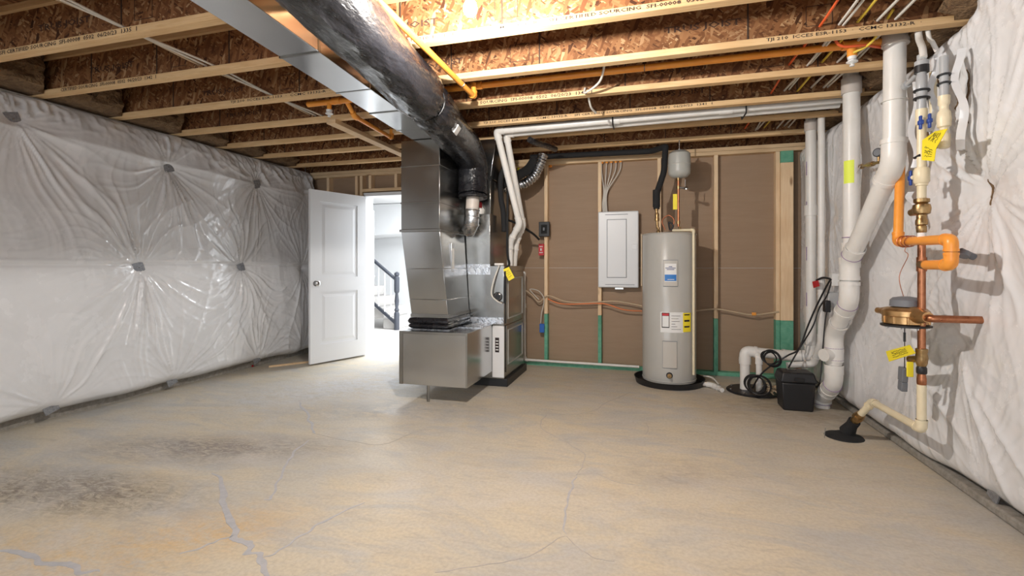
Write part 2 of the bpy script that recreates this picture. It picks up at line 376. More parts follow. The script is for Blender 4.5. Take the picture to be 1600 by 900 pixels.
for i, y in enumerate(JY):
    k = i-8; lab = ('wooden I-joist under the subfloor, ' + jl[k]) if k >= 0 else 'wooden I-joist out of view overhead, %s counted from the rear wall' % ['first','second','third','fourth','fifth','sixth','seventh','eighth'][i]
    j = thing('floor_joist', (-1.4, y, JB), lab, 'joist', 'wooden floor I-joists')
    joists[k] = j
    x0, x1 = WL-.14, WR+.14
    MB().box(x0, x1, y-FW/2, y+FW/2, JB, JB+FH).build('bottom_flange', M['flange'], j, bev=.002)
    MB().box(x0, x1, y-FW/2, y+FW/2, ZT-FH, ZT-.002).build('top_flange', M['flange'], j)
    MB().box(x0, x1, y-.005, y+.005, JB+FH, ZT-FH).build('web', M['osb'], j)
    if k < 0: continue
    b = MB(); r = random.Random(i)
    x = x0+.3+r.random()*.8
    while x < x1-.2:
        b.box(x, x+.008, y-.0075, y-.004, JB+FH, ZT-FH); x += 1.22 if r.random() > .4 else .61
    split(b, 'web_seam', M['void'], j)
    for q in range(3):
        xx = x0+.6+q*1.9+r.random()*.7
        text_on('TRUS JOIST', xx, xx+.42, JB+.09+r.random()*.04, .05, y-.0065, 'web_stamp', j, M['ink_faint'])
        xx += .75; bb = MB()
        for (a0, a1, c0, c1) in [(0,.13,.08,.083),(0,.13,.19,.193),(0,.003,.08,.19),(.127,.13,.08,.19)]: bb.box(xx+a0, xx+a1, y-.0065, y-.004, JB+c0, JB+c1)
        bb.build('web_stamp_frame', M['ink_faint'], j)
def joist_print(k, body, px0, px1, py0, py1):
    y = JY[k+8]-FW/2; a = at(px0, py0, Y=y).x; c = at(px1, py1, Y=y).x
    text_on(body, a, c, JB+.009, .024, y-.0012, 'printed_lettering', joists[k], M['ink'])
joist_print(0, 'SFI CERTIFIED SOURCING  SFI-00008  0502  06/20/23  1335  1', 0, 214, 82, 42)
joist_print(1, 'CERTIFIED SOURCING  SFI-00008  0502  06/20/23  1342  1', 95, 244, 140, 120)
joist_print(1, PRINT, 640, 1100, 60, 0)
joist_print(2, 'TJI 210  ICCES ESR-1153  ·  CCMC 13132-R  ·  SFI CE', 360, 545, 158, 135)
joist_print(2, 'TJI 210  ICCES ESR-1153  ·  CCMC 13132-R  ·', 1197, 1440, 62, 35)
joist_print(3, 'SOURCING  SFI-00008  0502  06/20/23  1342  1', 750, 925, 152, 137)
joist_print(4, PRINT+'  06/20/23  1341  1', 755, 1113, 195, 163)
# rim blocking and batts seen past the joist ends
for sx, nm, lab in [(1, 'rim_insulation', 'brown batt at the right joist ends'), (-1, 'rim_insulation', 'brown batt at the left joist ends')]:
    for k in range(7, 14):
        if JY[k] < 1.3: continue
        y0, y1 = JY[k]+.035, JY[k+1]-.035
        xa, xb = (WR-.10, WR+.15) if sx > 0 else (WL-.15, WL+.10)
        b = MB(); n = 10; vs = []; fs = []
        r = random.Random(k*5+sx); nz = 9
        for a in range(n+1):
            for c in range(nz+1):
                yy = y0+(y1-y0)*a/n; zz = 2.41+(ZT-.01-2.41)*c/nz; ed = min(a, n-a, c, nz-c) == 0
                dx = 0 if ed else .05+r.random()*.05
                vs.append(((xa-dx) if sx > 0 else (xb+dx), yy, zz))
        m2 = len(vs); vs += [(xb if sx > 0 else xa, v[1], v[2]) for v in vs]
        for a in range(n):
            for c in range(nz):
                q = a*(nz+1)+c; fs.append((q, q+1, q+nz+2, q+nz+1))
        for a in range(n):
            q = a*(nz+1); fs += [(q, q+nz+1, q+nz+1+m2, q+m2), (q+nz, q+nz+m2, q+2*nz+1+m2, q+2*nz+1)]
        fs += [tuple(range(0, nz+1))+tuple(range(m2+nz, m2-1, -1)), tuple(range(n*(nz+1)+nz, n*(nz+1)-1, -1))+tuple(range(m2+n*(nz+1), m2+n*(nz+1)+nz+1))]
        b.add(vs, fs)
        pos = ['in the bay nearest the camera', 'in the bay of the bare bulb', 'in the bay before the white drain stack', 'in the bay of the long orange pipe', 'in the bay behind the orange pipe', 'in the bay of the twin vent pipes', 'in the last bay before the back wall'][k-7]
        b.build(nm, M['batt'], None, f'{lab} {pos}', 'insulation', 'rim insulation batts at the joist ends')

# ---------------------------------------------------------------- insulation blankets
def blanket(name, wallx, sgn, y0, y1, zb, zt, pins, T, step, label, seedv, zseam=None, topdrop=None, slits=(), creases=()):
    ny = int((y1-y0)/step); nz = int((zt-zb)/step)
    Y, Z = np.meshgrid(np.linspace(y0, y1, ny+1), np.linspace(0, 1, nz+1), indexing='ij')
    top = zt+(topdrop(Y[:, :1]) if topdrop else 0)+.015*value_noise(Y[:, :1]*4, Y[:, :1]*0, seedv)
    bot = zb+.015*value_noise(Y[:, :1]*3, Y[:, :1]*0+5, seedv)
    Z = bot+(top-bot)*Z
    h = np.full(Y.shape, T)+.010*value_noise(Y*1.5, Z*1.5, seedv+1)
    ang_total = np.zeros_like(Y)
    for i, (py, pz, dep, R, amp) in enumerate(pins):
        dy, dz = Y-py, Z-pz; r = np.sqrt(dy*dy+dz*dz)+1e-4; th = np.arctan2(dz, dy)
        h -= dep*np.exp(-(r/R)**.9)
        rr = np.random.RandomState(seedv*31+i); wob = .5*value_noise(Y*2.2+i*7, Z*2.2, seedv+9)
        fold = np.zeros_like(r)
        for kq, (n, a) in enumerate([(9,.5),(17,.8),(27,.9),(43,.6)]):
            ph = rr.rand()*6.28; s = np.abs(np.sin((th+wob*.35*(1+r))*n/2+ph)); w_ = value_noise(np.cos(th)*2.3+kq*9+i, np.sin(th)*2.3, seedv+20+kq)
            fold += a*(1-s)**3*np.clip(.45+w_, 0, 1.5)*(.30+.75*np.abs(np.sin(th)))
        env = (1-np.exp(-(r/.10)**1.3))*np.exp(-(r/(.50+.16*rr.rand()))**1.4)
        h += amp*.022*fold*env
    # long soft drapes, mostly vertical, strongest midway between fasteners
    wv = value_noise(Y*1.1, Z*.7, seedv+40)*.35
    for (fy, fz, a, sd) in [(4,.6,.005,50),(9,.9,.0014,51),(24,2.0,.0005,52)]:
        nn = value_noise((Y+wv*.6+.12*(Z-1)*np.sign(sgn))*fy, Z*fz, seedv+sd); h += a*(1-np.abs(nn)*2)
    h += .0005*value_noise(Y*30, Z*30, seedv+61)
    if sgn > 0:                                   # sheet tents over a taut line through the top row of pins
        zl = 2.13-.025*(Y-2.26)+.02*value_noise(Y*2, Y*0, seedv+90)
        h += np.where(Z > zl, -.10*(Z-zl)/.27, -.040*(1-np.exp(-(zl-Z)/.10))*np.exp(-((zl-Z)/.45)**2))
        h += np.clip((Z-zl)/.08, 0, 1)*np.clip((Y-3.5)/.5, 0, 1)*.016*(1-2*np.abs(value_noise(Y*9+Z*4, Z*9-Y*3, seedv+91)))
    # crumpled top roll
    tr = np.clip((Z-(top-.22))/.22, 0, 1); h += tr*(.014*(1-2*np.abs(value_noise(Y*16, Z*16, seedv+70)))+.01*value_noise(Y*34, Z*20, seedv+71))
    edge = np.minimum((Z-bot)/.10, (top-Z)/.13); e = np.clip(edge, 0, 1); h = .012+(h-.012)*np.sqrt(1-(1-e)**2)
    if zseam is not None:
        sl = zseam+.01*value_noise(Y*1.5, Y*0, seedv+80)
        h += -.010*np.exp(-((Z-sl)/.010)**2)+.007*np.exp(-((Z-sl-.03)/.014)**2)
    for (cy0, cz0, cy1, cz1, a, wd) in creases:
        d = np.array([cy1-cy0, cz1-cz0]); L = np.hypot(*d); d = d/L; t_ = np.clip((Y-cy0)*d[0]+(Z-cz0)*d[1], 0, L)
        dist = np.hypot(Y-cy0-t_*d[0]+.02*value_noise(Y*3, Z*3, 5), Z-cz0-t_*d[1]); h += a*np.exp(-(dist/wd)**1.3)*np.sin(np.clip(t_/L, 0.02, .98)*math.pi)**.5
    h = np.maximum(h, .008)
    hole = np.zeros(Y.shape, bool)
    for (sy, sz, ry, rz) in slits: hole |= (((Y-sy)/ry)**2+((Z-sz)/rz)**2) < 1
    Xf = wallx+sgn*h
    org = Vector((wallx, (y0+y1)/2, 0)); root = thing(name, org, label, 'insulation')
    co = np.stack([Xf-org.x, Y-org.y, Z], -1).reshape(-1, 3); n1 = nz+1
    fs = []
    for a in range(ny):
        for c in range(nz):
            q = a*n1+c
            if hole[a, c]: continue
            fs.append((q, q+1, q+n1+1, q+n1) if sgn < 0 else (q, q+n1, q+n1+1, q+1))
    # back sheet so that the blanket is a closed body
    nb = len(co); rim = [a*n1 for a in range(ny+1)]+[ny*n1+c for c in range(1, nz+1)]+[a*n1+nz for a in range(ny-1, -1, -1)]+[c for c in range(nz-1, 0, -1)]
    bk = co[rim].copy(); bk[:, 0] = sgn*.001; co = np.vstack([co, bk]); L = len(rim)
    for q in range(L): fs.append((rim[q], rim[(q+1) % L], nb+(q+1) % L, nb+q))
    fs.append(tuple(range(nb, nb+L)))
    me = bpy.data.meshes.new('plastic_facing'); me.from_pydata(co.tolist(), [], fs); me.materials.append(M['plastic']); me.shade_smooth()
    o = bpy.data.objects.new('plastic_facing', me); C.objects.link(o); o.parent = root; ORG[o.name] = org
    def surf(y, z):
        a = int(round((y-y0)/(y1-y0)*ny)); a = max(0, min(ny, a)); c = int(np.argmin(np.abs(Z[a]-z))); return float(Xf[a, c])
    return root, surf
LP = [(2.257,2.176),(3.103,1.139),(2.45,.118),(3.376,2.066),(4.193,1.136),(3.395,.095),(4.418,2.081),(4.381,.108),(1.2,2.15),(1.75,1.14),(1.5,.11),(.3,1.14),(5.15,1.12),(5.1,.11),(5.2,2.1)]
strength = [1.1,1.5,1.0,1.4,1.5,.9,1.2,1.1,1,.5,.8,1,.9,.8,.8]
lroot, lsurf = blanket('insulation_blanket', WL, 1, -.8, 5.36, .065, 2.375, [(y, z, .105 if z > .3 else .05, .30, s) for (y, z), s in zip(LP, strength)], .20, .0095,
    'white plastic faced insulation blanket with pinned puckers covering the left wall', 11, zseam=1.165,
    creases=[(3.10,1.12,2.7,.35,.018,.02),(3.12,1.1,3.0,.45,.018,.02),(3.15,1.1,3.25,.5,.02,.022),(3.08,1.12,2.5,.75,.012,.02),(3.38,2.0,3.6,1.35,.022,.024),(3.38,2.0,3.42,1.4,.02,.022),(3.37,2.0,3.2,1.5,.016,.02),(2.3,2.1,2.75,1.5,.014,.02),(2.3,2.1,2.95,1.6,.012,.018),(4.2,1.1,4.3,.5,.018,.024),(4.22,1.1,4.5,.45,.018,.024),(4.18,1.1,4.05,.4,.015,.02)])
for y, z in LP:
    if y < 2 or y > 5: continue
    x = lsurf(y, z)+(.016 if z > .3 else .004); b = MB(); c, s_ = math.cos(.35), math.sin(.35); q = .046
    P4 = [(y+a*q*c-d*q*s_, z+a*q*s_+d*q*c) for a, d in ((-1,-1),(1,-1),(1,1),(-1,1))]
    b.hexa([(x-.004, *p) for p in P4], [(x+.002, *p) for p in P4]); w_ = b.build('washer_plate', M['washer'], lroot, flat=True)
    MB().cyl((x-.01, y, z), (x+.009, y, z), .007, .004, 8).build('fastening_pin', M['steel'], w_)
RPn = [(2.821,1.525,.09,.28,1.4),(3.47,1.115,.07,.2,1.0),(2.76,.085,.05,.25,1.0),(3.45,.60,.05,.25,1.0),(2.95,2.1,.06,.2,.9),(3.25,1.9,.05,.2,.8),(2.55,1.0,.05,.3,.8),(2.0,2.0,.06,.3,.9),(2.0,1.1,.06,.3,.7),(2.05,.12,.05,.3,.8),(1.2,1.5,.06,.3,.8),
       (4.0,1.9,.06,.25,.9),(4.6,1.6,.05,.2,1),(5.0,1.2,.05,.2,1),(4.35,.9,.05,.2,1),(3.0,.75,.06,.25,1.0)]
def rtop(Y): return -.02*np.clip((Y-3.2)/2, 0, 1)-.03*np.exp(-((Y-3.35)/.12)**2)+.11*np.exp(-((Y-2.70)/.13)**4)
RPn = [(a, b_, c, d, e*(.7 if a == 2.821 else .36)) for a, b_, c, d, e in RPn]
rroot, rsurf = blanket('insulation_blanket', WR, -1, .6, 5.36, .055, 2.375, RPn, .135, .0098,
    'white plastic faced insulation blanket with torn slits covering the right wall behind the pipes', 23, zseam=None, topdrop=rtop,
    
    creases=[(2.80,1.45,2.6,.9,.015,.02),(2.83,1.55,2.45,2.15,.015,.02),(2.81,1.5,2.3,1.75,.014,.02),(3.45,1.05,3.3,.5,.02,.025),(3.4,.8,3.2,.2,.02,.03),(3.0,.7,2.6,.12,.02,.025),(3.3,.5,2.85,.25,.018,.025),(2.5,1.14,1.6,1.12,.006,.02),(2.9,.6,2.3,.1,.015,.02)])
for y, z in [(2.76,.085)]:
    x = rsurf(y, z)-.006; b = MB(); q = .036
    P4 = [(y+a*q*.9-d*q*.4, z+a*q*.4+d*q*.9) for a, d in ((-1,-1),(-1,1),(1,1),(1,-1))]
    b.hexa([(x+.004, *p) for p in P4], [(x-.002, *p) for p in P4]); b.build('washer_plate', M['washer'], rroot, flat=True)
for k, (ya, za, yb_, zb2, wd) in enumerate([(2.835,1.57,2.80,1.44,.012),(3.13,2.22,3.09,1.78,.02),(3.02,2.16,2.99,1.95,.010),(2.93,2.14,2.90,1.86,.012),(3.30,2.02,3.26,1.70,.03)]):
    vs = []; n = 12
    for i in range(n+1):
        t_ = i/n; yy = ya+(yb_-ya)*t_+.004*math.sin(i*1.7+k); z_ = za+(zb2-za)*t_; ww = wd*math.sin(math.pi*max(.02, min(.98, t_)))**.7
        for q in (-.5, .5): vs.append((rsurf(yy+ww*q, z_)-.004, yy+ww*q, z_))
    m_ = len(vs); vs += [(v[0]+.006, v[1], v[2]) for v in vs]
    b = MB(); b.add(vs, [(2*i,2*i+1,2*i+3,2*i+2) for i in range(n)]+[(m_+2*i,m_+2*i+2,m_+2*i+3,m_+2*i+1) for i in range(n)]+[(2*i,2*i+2,m_+2*i+2,m_+2*i) for i in range(n)]+[(2*i+1,m_+2*i+1,m_+2*i+3,2*i+3) for i in range(n)])
    b.build('torn_slit', M['batt'], rroot, flat=True)
# footing strip along the right wall
MB().box(WR-.07, WR, -2.7, 5.3, 0, .045).build('trim_3', M['concrete_wall'], kind='structure', bev=.01)

# ---------------------------------------------------------------- back stud wall
wb = thing('wall_back', (0, WB, 0), kind='structure')
DX0, DX1, DZ = -3.49, -2.70, 2.05        # door opening
def bpart(name, m, x0, x1, y0, y1, z0, z1, bev=.002): return MB().box(x0, x1, y0, y1, z0, z1).build(name, m, wb, bev=bev)
SD = .089
xs = [-2.62,-2.30,-1.72,-1.114,-.5,.138,.71]
for x in xs[1:]:
    bpart('stud', M['stud'], x-.019, x+.019, WB, WB+SD, .60, 2.32)
    bpart('stud_base', M['green'], x-.019, x+.019, WB, WB+SD, .038, .598)
bpart('corner_stud', M['stud'], 1.275, 1.313, WB, WB+SD, .60, 2.32); bpart('stud_base', M['green'], 1.275, 1.313, WB, WB+SD, .038, .598)
bpart('corner_stud', M['stud'], 1.3145, 1.43, WB-.02, WB+SD, .60, 2.20); bpart('stud_base', M['green'], 1.3145, 1.43, WB-.02, WB+SD, .0, .598)
bpart('corner_cap', M['green'], 1.316, 1.43, WB-.02, WB+SD, 2.201, 2.318)
bpart('sole_plate', M['green'], DX1, 1.273, WB, WB+SD, 0, .038); bpart('sole_plate', M['green'], WL, DX0-.08, WB, WB+SD, 0, .038)
bpart('top_plate', M['plate'], WL, WR, WB, WB+SD, 2.321, 2.358); bpart('top_plate', M['plate'], WL, WR, WB, WB+SD, 2.36, 2.398)
for x in (-4.05,-3.62,-3.55): bpart('stud', M['stud'], x-.019, x+.019, WB, WB+SD, .04, 2.32)
bpart('header', M['plate'], DX0-.04, DX1+.04, WB, WB+SD, 2.11, 2.148)
for x in (-3.42,-3.05,-2.72): bpart('cripple_stud', M['stud'], x-.019, x+.019, WB, WB+SD, 2.15, 2.32)
bpart('stud', M['stud'], DX1+.04, DX1+.078, WB, WB+SD, .04, 2.32)
for x0, x1 in [(WL,DX0-.02),(DX1+.02,-.505),(-.503,.708),(.71,WR)]:
    bpart('backing_board', M['brown_board'], x0, x1, WB+SD+.001, WB+SD+.013, 0, 1.128); bpart('backing_board', M['brown_board'], x0, x1, WB+SD+.001, WB+SD+.013, 1.134, 2.40)
    bpart('board_joint', M['joint'], x0, x1, WB+SD, WB+SD+.012, 1.128, 1.134)
bpart('backing_board', M['brown_board'], DX0-.02, DX1+.02, WB+SD+.001, WB+SD+.013, 2.10, 2.40)

# ---------------------------------------------------------------- hallway beyond the door
HB = WB+SD+.014
def st(name, m, *a): return MB().box(*a).build(name, m, kind='structure')
st('wall_hall_front', M['white_wall'], -6.2, DX0-.02, HB, HB+.013, 0, 2.5); 
st('wall_hall_front', M['white_wall'], DX1+.02, -1.4, HB, HB+.013, 0, 2.5); st('wall_hall_front', M['white_wall'], DX0-.02, DX1+.02, HB, HB+.013, 2.08, 2.5)
st('floor_hall', M['hall_floor'], -6.6, -1.4, 5.55, 9.6, -.1, 0)
st('wall_hall_left', M['white_wall'], -4.30, -4.18, HB+.014, 6.7, 0, 2.42)
st('wall_hall_far', M['white_wall'], -6.6, -1.4, 9.4, 9.5, 0, 2.9); st('wall_hall_right', M['white_wall'], -1.5, -1.4, 5.6, 9.5, 0, 2.9)
st('wall_hall_side', M['white_wall'], -6.7, -6.6, 5.6, 9.5, 0, 2.9); st('ceiling_hall', M['white_wall'], -6.6, -1.4, 5.6, 9.4, 2.42, 2.5)
# sloped underside of upper stair flight, catching the faint lines above the newel
b = MB(); b.hexa([(-6.5,8.6,1.72),(-2.2,8.6,1.95),(-2.2,9.39,1.95),(-6.5,9.39,1.72)], [(-6.5,8.6,2.41),(-2.2,8.6,2.41),(-2.2,9.39,2.41),(-6.5,9.39,2.41)]); b.build('trim_4', M['white_wall'], kind='structure')
t = MB()   # casing on jamb and head
t.box(DX0-.02, DX0, WB-.005, HB+.03, 0, DZ+.02); t.box(DX1, DX1+.02, WB-.005, HB+.03, 0, DZ+.02); t.box(DX0-.02, DX1+.02, WB-.005, HB+.03, DZ, DZ+.045)
t.build('trim_5', M['white'], kind='structure', bev=.003)
d2 = thing('door_2', (-4.165, 6.57, 0), kind='structure')
MB().box(-4.179, -4.15, 6.40, 6.69, 0, 2.03).build('door_leaf', M['white'], d2, bev=.003)
MB().lathe((-4.15, 6.60, 1.0), [(.02,0),(.02,.008),(.008,.012),(.008,.03),(.024,.04),(.026,.055),(.012,.065)], 14, 'X').build('door_knob', M['steel'], d2)
# stairs
stt = thing('staircase', (-4.5, 8.1, 0), 'carpeted stairs with charcoal newel and handrail in the bright hall', 'stairs')
NX, NY = -4.33, 7.72
for k in range(7):
    x1 = NX-.04-k*.25
    MB().box(x1-.27, x1, NY+.05, NY+.95, k*.19+.001, (k+1)*.19).build('carpeted_step', M['carpet'], stt, bev=.015)
nw = MB().lathe((NX, NY, 0), [(.048,0),(.048,.30),(.03,.33),(.045,.36),(.028,.40),(.040,.52),(.026,.66),(.045,.69),(.048,.72),(.048,.95),(.03,.97),(.045,.99),(.042,1.03),(.012,1.05)], 16).build('newel_post', M['newel'], stt)
sl = .19/.25
b = MB(); b.sweep([(NX, NY, .90), (NX-1.7, NY, .90+1.7*sl)], .030, 10); b.build('handrail', M['newel'], stt)
b = MB(); b.hexa([(NX-1.75,NY-.02,.10+1.75*sl),(NX-.03,NY-.02,.10),(NX-.03,NY+.02,.10),(NX-1.75,NY+.02,.10+1.75*sl)], [(NX-1.75,NY-.02,.16+1.75*sl),(NX-.03,NY-.02,.16),(NX-.03,NY+.02,.16),(NX-1.75,NY+.02,.16+1.75*sl)]); b.build('shoe_rail', M['newel'], stt)
for k in range(12):
    x = NX-.12-k*.125; z = .14+(NX-x)*sl
    MB().cyl((x, NY, z), (x, NY, z+.75), .012, None, 8).build('baluster', M['white'], stt)

# ---------------------------------------------------------------- door leaf
dn = thing('door_1', (DX0+.005, WB-.03, 0), kind='structure')
ang = math.atan2(4.66-5.38, -3.75+3.485)
Md = Matrix.Translation((DX0+.005, WB-.03, .02))@Matrix.Rotation(ang, 4, 'Z')
def dbox(*a):
    b = MB(); b.M = Md; b.box(*a); return b
DW, DH, DT = .765, 2.02, .035
for a in [(0,.125,0,DH),(DW-.125,DW,0,DH),(.125,DW-.125,0,.21),(.125,DW-.125,.83,1.0),(.125,DW-.125,DH-.13,DH)]:
    dbox(a[0], a[1], 0, DT, a[2], a[3]).build('door_rail', M['white'], dn)
for z0, z1 in [(.21,.83),(1.0,DH-.13)]:
    dbox(.125, DW-.125, .011, DT-.011, z0, z1).build('door_panel', M['white'], dn)
    b = MB(); b.M = Md
    for s_ in (0, 1):     # raised field on both faces
        ya, yb = (.011, .004) if s_ == 0 else (DT-.011, DT-.004)
        o = [(.155,z0+.03),(DW-.155,z0+.03),(DW-.155,z1-.03),(.155,z1-.03)]; i_ = [(.19,z0+.065),(DW-.19,z0+.065),(DW-.19,z1-.065),(.19,z1-.065)]
        vs = [(x, ya, z) for x, z in o]+[(x, yb, z) for x, z in i_]
        fs = [(0,1,5,4),(1,2,6,5),(2,3,7,6),(3,0,4,7),(4,5,6,7)]; b.add(vs, fs if s_ == 0 else [f[::-1] for f in fs])
    b.build('raised_panel', M['white'], dn, flat=True)
for s_ in (-1, 1):
    b = MB(); b.M = Md; y0 = 0 if s_ < 0 else DT
    b.lathe((DW-.065, y0, .93), [(.032,0),(.032,.006*s_),(.012,.010*s_),(.012,.035*s_),(.027,.045*s_),(.029,.06*s_),(.016,.07*s_)], 18, 'Y'); b.build('door_knob', M['steel'], dn)
b = MB(); b.M = Md
for z in (.25, 1.0, 1.8): b.cyl((-.006, .0, z-.045), (-.006, .0, z+.045), .006, None, 8)
split(b, 'hinge', M['steel'], dn)

# ---------------------------------------------------------------- bare bulb in view, and the added fill bulb
for i, loc in enumerate(BULBS):
    x, y, z = loc
    t = thing('ceiling_bulb', (x, y, z-.04), 'lit bare white bulb under the joists beside the black wrapped duct' if i == 0 else 'lit bare white bulb added unseen behind the camera as fill', 'light bulb')
    prof = [(.001,-.036),(.018,-.032),(.030,-.016),(.033,.0),(.030,.016),(.020,.036),(.014,.05),(.013,.056)]
    g = MB().lathe(loc, prof, 20).build('bulb', M['glow'], t); g.visible_shadow = True
    MB().lathe(loc, [(.014,.057),(.014,.075),(.05,.082),(.055,.10),(.055,.115)], 24).build('lamp_holder', M['porcelain'], t)
    b = MB(); b.box(x-.05, x+.05, y-.05, y+.05, z+.117, z+.16); b.build('junction_box', M['blue2'], t)
    b = MB(); b.box(x-.02, x+.02, y-.045, y+.36, z+.162, z+.168) if i else b.box(x-.02, x+.02, y-.08, y+.06, z+.162, z+.168); b.build('box_bracket', M['galv_dull'], t)
    bulb_light('bulb_light', (x, y, z-.065), BULB_POWER[i], BULB_COL, .022)

# ---------------------------------------------------------------- sheet metal trunk duct and black wrapped duct
def lerp(a, b, t): return a+(b-a)*t
td = thing('trunk_duct', (-1.8, 2, 2.24), 'long rectangular galvanized sheet metal duct running under the joists', 'duct')
ZD0, ZD1 = 2.245, 2.396
def dl(y): return -1.81+(y-1.55)*(-.14/2.2)
def dr(y): return -1.575+(y-1.55)*(-.135/2.2)
ys = [-2.4,-1.2,-.1,1.02,2.08,2.60,3.02,3.45,4.10]
for i in range(len(ys)-1):
    a, c = ys[i], ys[i+1]-.001; e = 0 if i % 2 else .003
    MB().hexa([(dl(a)-e,a,ZD0-e),(dr(a)+e,a,ZD0-e),(dr(c)+e,c,ZD0-e),(dl(c)-e,c,ZD0-e)], [(dl(a)-e,a,ZD1),(dr(a)+e,a,ZD1),(dr(c)+e,c,ZD1),(dl(c)-e,c,ZD1)]).build('duct_section', M['galv'], td, bev=.003)
b = MB()
for y in ys[1:-1]:
    b.hexa([(dl(y)-.006,y-.008,ZD0-.006),(dr(y)+.006,y-.008,ZD0-.006),(dr(y)+.006,y+.004,ZD0-.006),(dl(y)-.006,y+.004,ZD0-.006)], [(dl(y)-.006,y-.008,ZD1),(dr(y)+.006,y-.008,ZD1),(dr(y)+.006,y+.004,ZD1),(dl(y)-.006,y+.004,ZD1)])
split(b, 'drive_cleat', M['galv_dull'], td)
# return drop with taper
rd = thing('return_air_drop', (-1.87, 4.05, .70), 'tall tapered galvanized return air drop standing on the metal box by the furnace', 'duct')
sx0, sx1, sy0, sy1 = -2.06, -1.695, 3.75, 4.32
for z0, z1 in [(2.02,2.243),(1.70,2.018),(1.47,1.698)]:
    MB().box(sx0, sx1, sy0, sy1, z0, z1-.001).build('drop_section', M['galv_dull'], rd, bev=.003)
tt = [(1.45,0),(1.13,.42),(.86,.78),(.705,1)]
B0 = (-2.06,-1.695,3.75,4.32); B1 = (-2.0,-1.65,3.83,4.335)
def ring(z, t):
    q = [lerp(a, c, t) for a, c in zip(B0, B1)]; return [(q[0],q[2],z),(q[1],q[2],z),(q[1],q[3],z),(q[0],q[3],z)]
for (za, ta), (zb_, tb) in zip(tt[:-1], tt[1:]):
    MB().hexa(ring(zb_, tb), ring(za-.001, ta)).build('tapered_section', M['galv'], rd, bev=.003)
b = MB()
for z in (2.02, 1.70): b.box(sx0-.006, sx1+.006, sy0-.006, sy1, z-.006, z+.006)
b.box(sx0-.012, sx1+.012, sy0-.012, sy1, 1.448, 1.470); split(b, 'drive_cleat', M['galv_dull'], rd, bev=.002)
b = MB(); q = ring(.705, 1); b.box(q[0][0]-.008, q[1][0]+.008, q[0][1]-.008, q[2][1], .700, .73); b.build('bottom_flange', M['galv_dull'], rd)
b = MB(); b.box(-1.69,-1.672,3.96,4.02,1.10,1.36); b.build('damper_bracket', M['steel'], rd, bev=.003)
b = MB(); b.box(-1.671,-1.669,3.97,4.01,1.13,1.31); b.build('printed_sticker', M['paper'], rd)
fc = thing('flexible_connector', (-1.87, 4.05, .6), 'black crumpled canvas collar between the metal drop and the low box', 'duct')
b = MB(); z = .602; seqz = [(.602,.0),(.622,.022),(.645,.012),(.668,.026),(.699,.01)]
for (za, ea), (zc, ec) in zip(seqz[:-1], seqz[1:]):
    b.hexa([(-2.0-ea,3.82-ea,za),(-1.66+ea,3.82-ea,za),(-1.66+ea,4.34,za),(-2.0-ea,4.34,za)], [(-2.0-ec,3.82-ec,zc-.001),(-1.66+ec,3.82-ec,zc-.001),(-1.66+ec,4.34,zc-.001),(-2.0-ec,4.34,zc-.001)])
b.build('canvas_collar', M['black_wrap'], fc, bev=.006)
MB().box(-2.03,-1.63,3.80,4.34,.598,.601).build('mounting_flange', M['foil'], fc)
# return box
rb = thing('return_air_box', (-1.72, 4.0, .0), 'low galvanized return air box on a short leg beside the furnace', 'duct box')
BX0, BX1, BY0, BY1, BZ0, BZ1 = -2.03, -1.415, 3.67, 4.33, .145, .595
MB().box(BX0, BX1, BY0, BY1, BZ0, BZ1).build('metal_box', M['galv'], rb, bev=.004)
b = MB(); b.box(BX0-.004, BX0+.03, BY0-.004, BY0-.001, BZ0, BZ1+.004); b.box(BX1-.012, BX1+.004, BY0-.004, BY0-.001, BZ0, BZ1+.004); b.box(BX0, BX1, BY0-.003, BY0-.001, BZ1-.02, BZ1+.003); split(b, 'corner_seam', M['galv_dull'], rb)
b = MB(); b.box(-1.79,-1.765,3.70,3.703,0,BZ0); b.box(-1.79,-1.787,3.70,3.725,0,BZ0); b.build('support_leg', M['galv_dull'], rb)
for z0, z1, x0, x1 in [(BZ1+.001,BZ1+.006,-1.64,-1.40)]:
    MB().box(x0, x1, 4.02, 4.36, z0, z1).build('foil_tape', M['foil'], rb)

